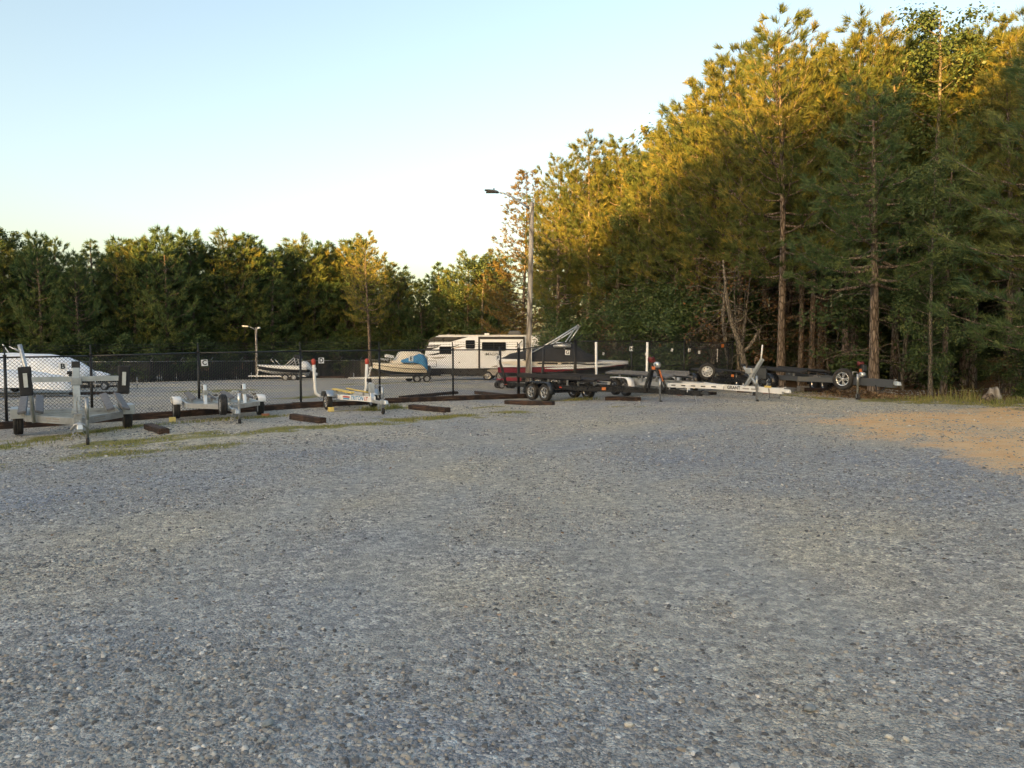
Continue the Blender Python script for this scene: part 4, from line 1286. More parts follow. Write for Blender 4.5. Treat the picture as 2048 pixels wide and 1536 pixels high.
# ------------------------------------------------------------------ caravan
def caravan():
    Yc, s = 57.0, F_PX / 57.0
    c = colat(964, Yc + 1.2)
    e = empty('caravan', c, -0.07, 'long white travel caravan with black nose stripe and slide-out', 'caravan')
    g0 = 762.0
    W = 1.22
    def q(px, py): return ((px - 964) / s, (g0 - py) / s)
    def plate(name, pts, mat, y0=-W, th=0.012, parent=e):
        P = [(x, 0, z) for x, z in pts]
        return MB().prism(P, (0, y0 - th, 0), (0, y0 + 0.003, 0)).build(name, M[mat], parent)
    def rrect(x0, y0, x1, y1, r=2.2):
        out = []
        for cx, cy, a0 in ((x1 - r, y0 + r, -90), (x1 - r, y1 - r, 0), (x0 + r, y1 - r, 90), (x0 + r, y0 + r, 180)):
            for k in range(4):
                a = R(a0 + 30 * k); out.append(q(cx + r * math.cos(a), cy + r * math.sin(a)))
        return out
    prof = [q(*p) for p in ((854, 738), (848, 728), (850, 716), (855, 700), (861, 687), (868, 678), (876, 673.5), (1079, 673), (1081, 676), (1081, 738))]
    MB().prism([(x, 0, z) for x, z in prof], (0, -W, 0), (0, W, 0)).build('body', M['rv_white'], e, 0.02)
    # horizontal siding grooves
    for yy in (688, 696, 704, 712, 720, 728):
        plate('siding_seam', [q(1054, yy), q(1080, yy), q(1080, yy + 0.35), q(1054, yy + 0.35)], 'rv_grey', th=0.004)
    MB().box((0.7, 0, q(0, 672)[1]), (8.0, 2.5, 0.07)).build('roof_edge', M['white_paint'], e)
    plate('nose_stripe', [q(*p) for p in ((857, 685), (863, 678.5), (871, 675), (940, 675), (905, 684.5))], 'rv_black')
    plate('graphic', [q(*p) for p in ((853, 692), (886, 691), (879, 694), (852, 694.5))], 'rv_black')
    plate('graphic', [q(*p) for p in ((852, 697), (882, 694.8), (866, 700), (851, 702))], 'rv_black')
    plate('graphic', [q(*p) for p in ((905, 694.5), (924, 690), (918, 693), (906, 697))], 'rv_black')
    plate('graphic', [q(*p) for p in ((908, 697), (935, 692), (925, 696), (910, 699))], 'rv_tan')
    plate('graphic', [q(*p) for p in ((854, 711.5), (884, 706), (881, 710), (870, 711.5))], 'rv_black')
    plate('graphic', [q(*p) for p in ((849.5, 716), (860, 715.5), (849, 722))], 'rv_black')
    plate('graphic', [q(*p) for p in ((862, 716), (896, 714.5), (889, 718), (872, 719))], 'rv_grey')
    plate('graphic', [q(*p) for p in ((985, 735), (1018, 725), (1014, 731), (1000, 735.5))], 'rv_grey', y0=-W - 0.26)
    for (x0, y0, x1, y1) in ((881.5, 694, 906, 709.5), (934.5, 681.5, 953.5, 698.5)):
        f = plate('window', rrect(x0, y0, x1, y1), 'rv_black', th=0.03)
        plate('pane', rrect(x0 + 1, y0 + 1, x1 - 1, y1 - 1, 1.6), 'glass', y0=-W - 0.03, th=0.006, parent=f)
        if x0 > 900: plate('bar', [q(x0 + 1, 690), q(x1 - 1, 690), q(x1 - 1, 690.7), q(x0 + 1, 690.7)], 'rv_grey', y0=-W - 0.037, th=0.006, parent=f)
    h = plate('hatch', rrect(855.5, 722.5, 876, 735.5), 'rv_black', th=0.008)
    plate('hatch_panel', rrect(856.4, 723.4, 875.1, 734.6, 1.5), 'rv_white', y0=-W - 0.008, th=0.008, parent=h)
    plate('port', rrect(920.5, 725, 923, 727.6, 1.2), 'rv_black')
    # slide-out room
    sl = MB().prism([(x, 0, z) for x, z in [q(964.5, 680), q(1050, 680), q(1050, 737), q(964.5, 737)]], (0, -W - 0.26, 0), (0, -W + 0.01, 0)).build('slide_out', M['rv_white'], e)
    plate('slide_trim', [q(960.8, 674.8), q(964.4, 674.8), q(964.4, 737.5), q(960.8, 737.5)], 'rv_black', th=0.28, parent=sl)
    plate('slide_trim', [q(964.6, 674.8), q(1053, 674.8), q(1053, 679.8), q(964.6, 679.8)], 'rv_black', th=0.28, parent=sl)
    plate('slide_trim', [q(1050.1, 680), q(1053, 680), q(1053, 707), q(1050.1, 707)], 'rv_black', th=0.22, parent=sl)
    f = plate('window', rrect(968, 685.5, 1016, 703), 'rv_black', y0=-W - 0.26, th=0.03, parent=sl)
    f2 = plate('pane', rrect(969, 686.5, 991.4, 702, 1.6), 'glass', y0=-W - 0.29, th=0.006, parent=sl)
    f2 = plate('pane', rrect(992.2, 686.5, 1015, 702, 1.6), 'glass', y0=-W - 0.29, th=0.006, parent=sl)
    t = text_mesh('lettering', 'IMAGINE', 0.30, M['ink'], sl, 0.002, 0.002, sx=1.15); t.rotation_euler = (math.pi / 2, 0, 0)
    x_, z_ = q(991, 709.8); t.location = (x_, -W - 0.265, z_)
    t = text_mesh('small_lettering', 'GRAND DESIGN', 0.09, M['rv_grey'], sl, 0.002); t.rotation_euler = (math.pi / 2, 0, 0)
    x_, z_ = q(990, 705.2); t.location = (x_, -W - 0.265, z_)
    MB().bar(Vector((q(1048, 683)[0], -W - 0.3, q(0, 683)[1])), Vector((q(1036, 696)[0], -W - 0.6, q(0, 696)[1])), 0.05, 0.05).build('awning_strut', M['rv_black'], e)
    MB().box((q(967, 0)[0], 0, q(0, 745)[1]), (q(1079, 0)[0] - q(855, 0)[0], 2.36, 0.56)).build('underbody', M['rv_black'], e)
    MB().bar((q(905, 0)[0], -W - 0.05, 0.42), (q(885, 0)[0], -W - 0.05, 0.42), 0.06, 0.05).build('step', M['alu'], e)
    MB().prism([(-0.62, 0, 0), (0.62, 0, 0), (0.5, 0, 0.42), (0.2, 0, 0.55), (-0.2, 0, 0.55), (-0.5, 0, 0.42)], (q(991, 0)[0], -W - 0.02, q(0, 752)[1]), (q(991, 0)[0], -W + 0.04, q(0, 752)[1])).build('wheel_arch', M['rv_grey'], e)
    for px in (979, 1004):
        o = wheel(e, (q(px, 0)[0], -W + 0.02, 0.36), 0.36, 0.22, 'spoke'); o.rotation_euler = (0, 0, -math.pi / 2)
        o = wheel(e, (q(px, 0)[0], W - 0.1, 0.36), 0.36, 0.22, 'spoke'); o.rotation_euler = (0, 0, math.pi / 2)
    MB().box((q(1031, 0)[0], 0, q(0, 666)[1]), (1.05, 0.75, 0.32), taper=(0.75, 0.85)).build('air_conditioner', M['box_plastic'], e, 0.03)
    MB().box((q(974, 0)[0], 0.1, q(0, 669.5)[1]), (0.36, 0.36, 0.2)).build('roof_vent', M['white_paint'], e)
    MB().box((q(900, 0)[0], 0.0, q(0, 671)[1]), (0.6, 0.5, 0.1)).bar((q(886, 0)[0], 0, q(0, 672)[1]), (q(897, 0)[0], 0, q(0, 668)[1]), 0.04, 0.04).build('antenna', M['rv_grey'], e)
    # tongue and front jack
    MB().bar((-4.4, -0.5, 0.5), (-5.6, 0, 0.5), 0.1, 0.1).bar((-4.4, 0.5, 0.5), (-5.6, 0, 0.5), 0.1, 0.1).tube([(-5.3, 0, 0.0), (-5.3, 0, 0.9)], 0.04, 8).build('tongue', M['rv_black'], e)
    # stacked wood block leaning by the wheel
    return e


caravan()


# ------------------------------------------------------------------ boats
def hull_rings(L, B, D, n=11, keel_rise=0.75, sheer=0.18, flare=0.82, full=2.6):
    """returns half-profiles from stern (y=-L/2) to bow (y=L/2): keel, chine, rubrail, gunwale"""
    out = []
    for i in range(n):
        s = i / (n - 1)
        b = B / 2 * (1 - s ** full) ** 0.75 if s < 1 else 0.0
        b = max(b, 0.03)
        kz = D * keel_rise * s ** 3.2
        cz = D * 0.32 + D * 0.42 * s ** 2.4
        gzv = D * (1 + sheer * s ** 1.6)
        y = -L / 2 + L * s
        out.append((y, b, kz, cz, D * 0.62 + D * (0.30 + sheer) * s ** 2.0, gzv, flare))
    return out


def hull(e, L, B, D, mats, z0=0.0, **k):
    """hull bottom, topsides and deck as three parts"""
    rs = hull_rings(L, B, D, **k)
    def band(fn, name, mat):
        rings = [[Vector((x, y, z + z0)) for x, z in fn(r)] for r in rs for y in (r[0],)]
        MB().loft(rings, caps=True).build(name, M[mat], e)
    band(lambda r: [(-r[1] * r[6], r[3]), (-r[1] * 0.45, (r[2] + r[3]) / 2), (0, r[2]), (r[1] * 0.45, (r[2] + r[3]) / 2), (r[1] * r[6], r[3])], 'hull_bottom', mats[0])
    for sg in (-1, 1):
        band(lambda r: [(sg * r[1] * r[6], r[3]), (sg * r[1] * 0.96, r[4])], 'lower_side', mats[1])
        band(lambda r: [(sg * r[1] * 0.96, r[4]), (sg * r[1], (r[4] + r[5]) / 2), (sg * r[1] * 0.97, r[5])], 'upper_side', mats[2])
        rr = [Vector((sg * r[1] * 1.0, r[0], r[4] + z0)) for r in rs]
        MB().tube(rr, 0.022, 5).build('rub_rail', M[mats[4] if len(mats) > 4 else 'black_plastic'], e)
    band(lambda r: [(-r[1] * 0.97, r[5]), (-r[1] * 0.5, r[5] + 0.05), (0, r[5] + 0.07), (r[1] * 0.5, r[5] + 0.05), (r[1] * 0.97, r[5])], 'deck', mats[3])
    return rs


def boat_trailer_frame(e, L, w, mat, z=0.42, tandem=True, style='mod', back=-0.5, r=0.31, fender='black_paint', tongue=1.4, sides=(-1, 1), wname='wheel'):
    """simple trailer under a boat; y forward, axle group at y=back*L*0.5 ... in the same empty as its own thing"""
    f = MB()
    for s in (-1, 1):
        f.bar((s * w * 0.42, -L / 2, z), (s * w * 0.42, L * 0.25, z), 0.07, 0.12)
        f.bar((s * w * 0.42, L * 0.25, z), (0, L / 2 + tongue * 0.4, z), 0.07, 0.12)
    for y in (-L * 0.45, -L * 0.15, L * 0.15): f.bar((-w * 0.42, y, z - 0.02), (w * 0.42, y, z - 0.02), 0.07, 0.08)
    f.bar((0, L * 0.3, z + 0.01), (0, L / 2 + tongue, z + 0.01), 0.09, 0.1)
    f.build('frame', M[mat], e)
    ys = (back * L / 2 - 0.38, back * L / 2 + 0.38) if tandem else (back * L / 2,)
    for s in sides:
        for y in ys:
            wheel(e, (s * w * 0.5, y, r), r, 0.19, style, s)
        y0, y1 = ys[0] - r - 0.05, ys[-1] + r + 0.05
        prof = [(y0, r * 0.9), (y0 + 0.04, r * 1.7), (y0 + 0.2, r * 2.18), (y1 - 0.2, r * 2.18), (y1 - 0.04, r * 1.7), (y1, r * 0.9)]
        rings = [[Vector((s * w * 0.5 - 0.12, a, b)), Vector((s * w * 0.5 + 0.12, a, b)), Vector((s * w * 0.5 + 0.12, a, b - 0.03)), Vector((s * w * 0.5 - 0.12, a, b - 0.03))] for a, b in prof]
        MB().loft(rings, close=True).build('fender', M[fender], e)
    MB().tube([(0.1, L / 2 + tongue * 0.75, 0.0), (0.1, L / 2 + tongue * 0.75, z + 0.35)], 0.03, 8).build('jack', M['steel'], e)
    MB().bar((0, L / 2 + 0.15, z + 0.05), (0, L / 2 - 0.02, z + 0.75), 0.09, 0.09).box((0, L / 2, z + 0.72), (0.16, 0.2, 0.16)).build('winch_post', M[mat], e)
    for s in (-1, 1): MB().bar((s * w * 0.25, -L * 0.45, z + 0.2), (s * w * 0.25, L * 0.2, z + 0.2), 0.09, 0.06).build('bunk', M['carpet'], e)


def head(v):                              # rotation that turns local +Y onto direction v
    return math.atan2(-v[0], v[1])


def wake_boat():
    c = colat(1128, 36.0); d = (0.985, -0.17)
    t = empty('boat_trailer', c, head(d), 'black and red trailer under the covered wakeboard boat', 'trailer')
    boat_trailer_frame(t, 6.0, 2.1, 'black_paint', z=0.45, style='spoke', back=-0.25, r=0.33, tongue=0.9)
    for y0, y1 in ((-2.9, -2.0), (-1.7, -1.2), (0.3, 1.2), (1.5, 2.2)):
        for s in (-1, 1): MB().box((s * (2.1 * 0.42 + 0.04), (y0 + y1) / 2, 0.55), (0.012, y1 - y0, 0.16)).build('red_panel', M['hull_red'], t)
    e = empty('motor_boat', c + Vector((0, 0, 0.55)), head(d), 'red and white wakeboard boat under a black cover with folded tower', 'boat')
    rs = hull(e, 6.3, 2.35, 0.98, ('rv_black', 'hull_red', 'white_gel', 'white_gel', 'white_gel'), keel_rise=0.6, sheer=-0.16, full=2.8)
    # gold and black flash along the side, red flash above
    for s in (-1, 1):
        def side_pt(y, h):
            r = min(rs, key=lambda q: abs(q[0] - y)); b = np.interp(y, [q[0] for q in rs], [q[1] for q in rs])
            lo = np.interp(y, [q[0] for q in rs], [q[4] for q in rs]); hi = np.interp(y, [q[0] for q in rs], [q[5] for q in rs])
            return Vector((s * (b + 0.012), y, lo + (hi - lo) * h))
        for nm, mt, ya, yb, h0, h1 in (('side_flash', 'canvas', -3.0, 0.4, 0.12, 0.85), ('side_flash', 'rv_black', -1.6, 1.2, 0.30, 0.62), ('side_flash', 'rv_black', 0.9, 2.4, 0.05, 0.4), ('side_flash', 'hull_red', 0.2, 1.9, 0.80, 1.0), ('side_flash', 'white_gel', -0.8, 2.6, -0.55, -0.12)):
            ys = np.linspace(ya, yb, 7)
            ring = [[side_pt(y, h0 + (h1 - h0) * 0.5 * abs(2 * k / 6 - 1) ** 2), side_pt(y, h1 - (h1 - h0) * 0.3 * abs(2 * k / 6 - 1) ** 2)] for k, y in enumerate(ys)]
            MB().loft(ring, caps=False).build(nm, M[mt], e)
    rings = []
    for y, z, w in ((-3.15, 0.95, 0.8), (-2.7, 1.25, 1.0), (-1.8, 1.42, 1.1), (-0.9, 1.62, 1.1), (0.0, 1.78, 1.05), (0.55, 1.72, 1.0), (1.1, 1.30, 0.9), (1.7, 1.12, 0.7)):
        rings.append([Vector((x, y, zz)) for x, zz in ((-w - 0.08, 0.86), (-w * 0.92, 0.4 * 1.0 + 0.6 * z), (-w * 0.5, z * 0.97), (0, z), (w * 0.5, z * 0.97), (w * 0.92, 0.4 * 1.0 + 0.6 * z), (w + 0.08, 0.86))])
    MB().loft(rings).build('cover', M['black_cover'], e)
    tw = MB()
    for s in (-1, 1):
        tw.tube([(s * 0.95, -1.45, 1.30), (s * 0.75, -0.5, 1.85), (s * 0.70, 0.75, 2.62)], 0.035, 8)
        tw.tube([(s * 1.0, 0.28, 1.00), (s * 0.95, 0.20, 1.35), (s * 0.85, 0.02, 1.62), (s * 0.72, 0.70, 2.58)], 0.032, 8)
        tw.tube([(s * 0.85, 0.0, 1.62), (s * 0.8, -0.45, 1.72)], 0.028, 8)
    tw.tube([(-0.7, 0.75, 2.62), (0.7, 0.75, 2.62)], 0.035, 8).tube([(-0.72, 0.35, 2.36), (0.72, 0.35, 2.36)], 0.025, 8).tube([(-0.74, -0.2, 2.0), (0.74, -0.2, 2.0)], 0.025, 8)
    tw.build('tower', M['alu'], e)
    for s in (-1, 1):
        MB().tube([(s * 1.0, -0.42, 1.62), (s * 1.0, 0.42, 1.62)], 0.085, 8).tube([(s * 1.02, -0.3, 1.75), (s * 1.02, 0.3, 1.75)], 0.05, 6).build('board_rack', M['alu'], e)
    # made-up cart shape for red-lit trailer parts, the red put into its paint
    k = empty('red_parts_stand_in', colat(1010, 40.0), 0.4, 'made-up red cart shape standing in for red-lit trailer parts left of the wakeboard boat', 'cart')
    MB().box((0, 0, 0.62), (1.0, 0.7, 0.14)).box((0.05, 0, 0.86), (0.5, 0.5, 0.34), taper=(0.6, 0.7)).bar((0.2, 0.1, 0.9), (0.45, 0.1, 1.45), 0.06, 0.06).build('body', M['hull_red'], k, 0.02)
    k.scale = (0.8, 0.8, 0.8)
    MB().box((0, 0, 0.46), (1.1, 0.6, 0.16)).build('chassis', M['black_paint'], k)
    for x in (-0.4, 0.4):
        for y in (-0.36, 0.36):
            o = wheel(k, (x, y, 0.24), 0.24, 0.16, 'mod'); o.rotation_euler = (0, 0, math.pi / 2 if y > 0 else -math.pi / 2)


wake_boat()


def white_boat():
    Y = 67.0; c = colat(566, Y); d = (-0.995, -0.1)
    t = empty('boat_trailer', c, head(d), 'white tandem trailer under the distant white boat', 'trailer')
    boat_trailer_frame(t, 4.4, 1.9, 'white_paint', z=0.40, style='mod', back=-0.35, r=0.30, tongue=0.9, fender='rv_black')
    e = empty('motor_boat', c + Vector((0, 0, 0.45)), head(d), 'distant white open boat with folded black canopy and stern motor', 'boat')
    hull(e, 4.6, 1.95, 0.85, ('white_gel', 'rv_black', 'white_gel', 'white_gel'), keel_rise=0.55, sheer=0.12, full=2.8)
    # folded canopy bow frames
    b = MB()
    for s in (-0.8, 0.8):
        b.tube([(s, -0.3, 0.9), (s, -1.15, 1.65)], 0.035, 6).tube([(s, -1.35, 0.9), (s, -1.15, 1.65)], 0.035, 6).tube([(s, -0.9, 0.9), (s, -1.6, 1.5)], 0.03, 6)
        b.tube([(s, 0.4, 0.9), (s, 0.9, 1.5)], 0.025, 6)
    b.build('canopy_frame', M['alu'], e)
    MB().box((0, -1.4, 1.72), (1.7, 0.55, 0.26), (0.25, 0, 0)).build('folded_canopy', M['black_cover'], e, 0.05)
    MB().loft([[Vector((x * w, y, z)) for x, z in ((-1, zb), (-0.9, zt), (0, zt + 0.08), (0.9, zt), (1, zb))] for y, w, zb, zt in ((-1.75, 0.75, 0.85, 1.28), (-2.2, 0.75, 0.7, 1.22), (-2.45, 0.6, 0.55, 0.95), (-2.6, 0.3, 0.5, 0.7))]).build('stern_cover', M['white_gel'], e)
    MB().box((0, -2.75, 0.55), (0.4, 0.4, 0.45), (0.5, 0, 0)).bar((0, -2.75, 0.4), (0, -3.0, 0.05), 0.12, 0.2).lathe([(0.001, -0.1), (0.16, -0.05), (0.16, 0.05), (0.001, 0.12)], (0, -3.05, 0.1), (0, 1, 0), 8).build('outboard_motor', M['white_gel'], e, 0.03)


white_boat()


def cream_boat():
    c = on((797 - CX) / F_PX * 53.5, 53.5); d = (-0.90, -0.43)
    t = empty('boat_trailer', c, head(d), 'pale trailer under the cream boat beside the caravan', 'trailer')
    boat_trailer_frame(t, 4.2, 1.9, 'white_paint', z=0.36, tandem=True, style='mod', back=-0.7, r=0.27, tongue=1.6, fender='rv_black')
    e = empty('motor_boat', c + Vector((0, 0, 0.42)), head(d), 'cream cabin boat with a blue tarpaulin thrown over it', 'boat')
    e.scale = (0.92, 0.92, 0.92)
    hull(e, 4.2, 1.85, 0.95, ('rv_black', 'cream', 'cream', 'cream'), keel_rise=0.7, sheer=0.12, full=2.4)
    MB().loft([[Vector((x * w, y, z)) for x, z in ((-1, 1.05), (-0.85, zt), (0, zt + 0.06), (0.85, zt), (1, 1.05))] for y, w, zt in ((-2.2, 0.85, 1.55), (-1.6, 0.9, 1.95), (-0.2, 0.85, 1.95), (0.25, 0.7, 1.3), (0.6, 0.5, 1.2))]).build('cabin_canvas', M['canvas'], e)
    MB().loft([[Vector((x, y, z)) for x, z in ((-1.0, zb), (-0.96, 1.12), (-0.86, zt + 0.1), (-0.2, zt + 0.25))] for y, zb, zt in ((-2.12, 0.45, 1.25), (-1.85, 0.75, 1.62), (-1.5, 1.0, 1.72), (-1.1, 1.1, 1.55), (-0.7, 1.12, 1.45), (0.0, 1.14, 1.22))]).build('blue_tarpaulin', M['blue_tarp'], e)
    MB().loft([[Vector((x, y, z)) for x, z in ((-0.9, zb), (0, zt), (0.98, zb))] for y, zb, zt in ((-2.2, 0.45, 1.2), (-2.05, 0.9, 1.6), (-1.7, 1.1, 1.97))]).build('blue_tarpaulin', M['blue_tarp'], e)
    MB().box((-0.2, -2.4, 0.55), (0.42, 0.4, 0.62)).bar((-0.2, -2.42, 0.3), (-0.2, -2.48, -0.25), 0.14, 0.22).build('outboard_motor', M['grey_paint'], e, 0.05)
    MB().tube([(-0.5, 1.0, 1.25), (-0.45, 1.3, 1.42), (0.2, 1.55, 1.45), (0.45, 1.3, 1.42), (0.5, 1.0, 1.25)], 0.03, 6).box((0, 1.1, 1.38), (0.5, 0.5, 0.12)).build('bow_rail', M['alu'], e)
    MB().box((0, 0.75, 1.62), (1.0, 0.5, 0.22), (0.2, 0, 0)).bar((0.4, 0.75, 1.2), (0.4, 0.75, 1.6), 0.04, 0.04).bar((-0.4, 0.75, 1.2), (-0.4, 0.75, 1.6), 0.04, 0.04).build('windscreen_bag', M['white_gel'], e)


cream_boat()


def covered_boats():
    # rear: long white shrink-covered boat
    def cover(c, d, L, prof, label, tname, tlabel, zb, mat='tarp'):
        e = empty('covered_boat', c, head(d), label, 'boat')
        rng = random.Random(len(label)); rings = []
        for s, top, w, bot in prof:
            y = -L / 2 + L * s; q = []
            for k in range(13):
                a = -1 + 2 * k / 12
                z = bot + (top - bot) * (1 - abs(a) ** 2.4) ** 0.6
                q.append(Vector((a * w + rng.uniform(-0.02, 0.02), y + rng.uniform(-0.05, 0.05), z + rng.uniform(-0.03, 0.03))))
            rings.append(q)
        MB().loft(rings).build('cover', M[mat], e)
        return e
    c = on(-27.2, 40.5)
    e = cover(c, (0.97, -0.2), 8.6, [(0, 1.6, 1.1, 0.75), (0.1, 1.95, 1.25, 0.7), (0.25, 2.22, 1.3, 0.65), (0.4, 2.26, 1.3, 0.62), (0.55, 2.24, 1.3, 0.62), (0.68, 2.2, 1.28, 0.65), (0.8, 2.05, 1.2, 0.7), (0.9, 1.75, 1.0, 0.75), (0.97, 1.45, 0.7, 0.85), (1.0, 1.25, 0.4, 0.95)], 'large boat wrapped in a white tarp behind the leftmost trailer', 'boat_trailer', '', 0.6)
    MB().tube([(0, -1.0, 2.2), (0.1, -1.35, 2.75)], 0.03, 6).tube([(0, -1.0, 2.62), (0, -0.2, 2.28)], 0.025, 6).build('support_pole', M['pvc'], e)
    t = empty('boat_trailer', c, head((0.97, -0.2)), 'dark trailer under the large white-wrapped boat', 'trailer')
    boat_trailer_frame(t, 8.0, 2.1, 'black_paint', z=0.45, tandem=True, style='mod', back=-0.35, r=0.33, tongue=0.8)
    c = on(-24.9, 36.6)
    e = cover(c, (0.98, -0.2), 6.6, [(0, 1.0, 0.9, 0.6), (0.12, 1.25, 1.1, 0.55), (0.3, 1.36, 1.15, 0.5), (0.5, 1.34, 1.15, 0.5), (0.68, 1.24, 1.05, 0.5), (0.82, 1.12, 0.9, 0.42), (0.92, 0.95, 0.6, 0.36), (1.0, 0.6, 0.3, 0.36)], 'lower boat under a loose silver tarp at the left edge', 'boat_trailer', '', 0.5)
    t = empty('boat_trailer', c, head((0.98, -0.2)), 'trailer with white-rimmed wheel and red reflector tape at the left edge', 'trailer')
    boat_trailer_frame(t, 6.0, 2.1, 'black_paint', z=0.5, tandem=False, style='mod', back=-0.22, r=0.37, tongue=0.7)
    for y in (-2.6, -1.9, 0.2, 1.0): MB().box((0.94, y, 0.56), (0.012, 0.42, 0.07)).build('reflector_tape', M['red'], t)
    # right: a third bow and a bare dolly
    c = on(-28.4, 47.0)
    e = cover(c, (0.98, 0.1), 4.4, [(0, 1.0, 0.9, 0.6), (0.3, 1.25, 1.0, 0.6), (0.6, 1.25, 0.85, 0.7), (0.85, 1.15, 0.5, 0.85), (1.0, 0.98, 0.12, 0.92)], 'pale boat bow peeking out right of the white-wrapped boat', 'boat_trailer', '', 0.5)
    t = empty('boat_trailer', on(-25.0, 45.5), head((0.99, -0.1)), 'small dark watercraft trailer with one white rim beyond the fence', 'trailer')
    f = MB()
    for s in (-0.6, 0.6): f.bar((s, -1.2, 0.4), (s, 0.6, 0.4), 0.06, 0.08).bar((s, 0.6, 0.4), (0, 1.9, 0.42), 0.06, 0.08)
    f.bar((-0.6, -1.0, 0.4), (0.6, -1.0, 0.4), 0.06, 0.06).bar((-0.6, 0.3, 0.4), (0.6, 0.3, 0.4), 0.06, 0.06).build('frame', M['steel'], t)
    for s in (-1, 1): wheel(t, (s * 0.75, -0.1, 0.26), 0.26, 0.16, 'mod', s)
    MB().bar((0, 0.9, 0.45), (0, 0.7, 1.05), 0.07, 0.07).box((0, 0.75, 1.05), (0.2, 0.18, 0.16)).build('winch_post', M['black_paint'], t)
    MB().tube([(0.1, 1.6, 0), (0.1, 1.6, 0.8)], 0.03, 6).build('jack', M['steel'], t)


covered_boats()


# a low marker with an orange collar in the yard
def marker():
    e = empty('marker_post', G(836, 763), 0, 'thin white marker with an orange and white foot inside the fence', 'marker')
    MB().tube([(0, 0, 0), (0, 0, 0.85)], 0.025, 8).build('stem', M['pvc'], e)
    MB().lathe([(0.001, 0.2), (0.05, 0.2), (0.12, 0.0)], (0, 0, 0), (0, 0, 1), 12).build('foot', M['orange'], e)
    MB().lathe([(0.001, 0.07), (0.06, 0.06), (0.1, 0.0)], (-0.16, -0.1, 0), (0, 0, 1), 10).build('cap', M['white_paint'], e)


marker()
# ------------------------------------------------------------------ the trailers parked along the fence
def trailer(loc, F, label, name='boat_trailer', group='trailers parked along the fence'):
    return empty(name, on(loc[0], loc[1]), head(F), label, 'trailer', group)


def fender_loop(e, x, ys, r, w, mat, h=2.25, th=0.03):
    y0, y1 = ys[0] - r - 0.07, ys[-1] + r + 0.07
    prof = []
    for k in range(6):
        a = math.pi - k * math.pi / 10
        prof.append((y0 + 0.28 + 0.28 * math.cos(a), r * h - 0.30 + 0.30 * math.sin(a)))
    for k in range(6):
        a = math.pi / 2 - k * math.pi / 10
        prof.append((y1 - 0.28 + 0.28 * math.cos(a), r * h - 0.30 + 0.30 * math.sin(a)))
    prof = [(y0, r * 0.9)] + prof + [(y1, r * 0.9)]
    n = len(prof); rings = []
    for a, b in prof:
        cy = (y0 + y1) / 2
        k = 1 - th / max(0.4, (y1 - y0) / 2)
        rings.append([Vector((x - w / 2, a, b)), Vector((x + w / 2, a, b)), Vector((x + w / 2, cy + (a - cy) * k, b - th)), Vector((x - w / 2, cy + (a - cy) * k, b - th))])
    return MB().loft(rings, close=True).build('fender', M[mat], e)


def swivel_jack(e, x, y, top, mat='steel', wheel_r=0.09, lean=0.0, foot=True):
    j = MB().tube([(x, y, wheel_r * 1.5), (x + lean, y, top)], 0.030, 10).tube([(x + lean, y, top * 0.55), (x + lean, y, top)], 0.04, 10)
    j.tube([(x + lean, y, top), (x + lean + 0.02, y, top + 0.05), (x + lean + 0.16, y, top + 0.06), (x + lean + 0.17, y, top - 0.04)], 0.011, 6)
    o = j.build('jack', M[mat], e)
    if foot:
        k = MB(); k.lathe([(0.02, -0.028), (wheel_r * 0.9, -0.03), (wheel_r, -0.015), (wheel_r, 0.015), (wheel_r * 0.9, 0.03), (0.02, 0.028)], (x, y + 0.03, wheel_r), (1, 0, 0), 16)
        k.build('jack_wheel', M['rubber'], o)
        MB().bar((x - 0.045, y, wheel_r * 1.9), (x - 0.045, y + 0.03, wheel_r * 0.9), 0.05, 0.008, up=(1, 0, 0)).bar((x + 0.045, y, wheel_r * 1.9), (x + 0.045, y + 0.03, wheel_r * 0.9), 0.05, 0.008, up=(1, 0, 0)).build('jack_fork', M['steel'], o)
    return o


def chain(e, pts, r=0.009):
    m = MB()
    P = [Vector(p) for p in pts]
    for a, b in zip(P[:-1], P[1:]):
        n = max(2, int((b - a).length / 0.04))
        for k in range(n):
            c0 = a + (b - a) * (k / n); c1 = a + (b - a) * ((k + 0.95) / n)
            o = Vector((0.012 if k % 2 else -0.012, 0, 0.006 if k % 2 else -0.006))
            m.tube([c0 + o, c1 - o], r, 5)
    return m.build('safety_chain', M['galv_wire'], e)


def coupler(e, y, z, mat='galv'):
    MB().box((0, y, z), (0.09, 0.34, 0.09), taper=(0.8, 1)).box((0, y + 0.2, z - 0.015), (0.12, 0.16, 0.10), taper=(0.7, 0.7)).bar((0, y - 0.02, z + 0.06), (0, y + 0.12, z + 0.10), 0.03, 0.02).build('coupler', M[mat], e, 0.008)


def bunk(e, a, b, w=0.13, h=0.05, roll=0.0, mat='carpet', legs=True, zf=0.42):
    a, b = Vector(a), Vector(b)
    up = Vector((math.sin(roll), 0, math.cos(roll)))
    o = MB().bar(a, b, w, h, up=up).build('bunk', M[mat], e, 0.012)
    if legs:
        for f in (0.2, 0.8):
            p = a + (b - a) * f
            MB().bar((p.x, p.y, zf), p - Vector((0, 0, h * 0.6)), 0.05, 0.05, up=(0, 1, 0)).build('bracket', M['steel'], o)
    return o


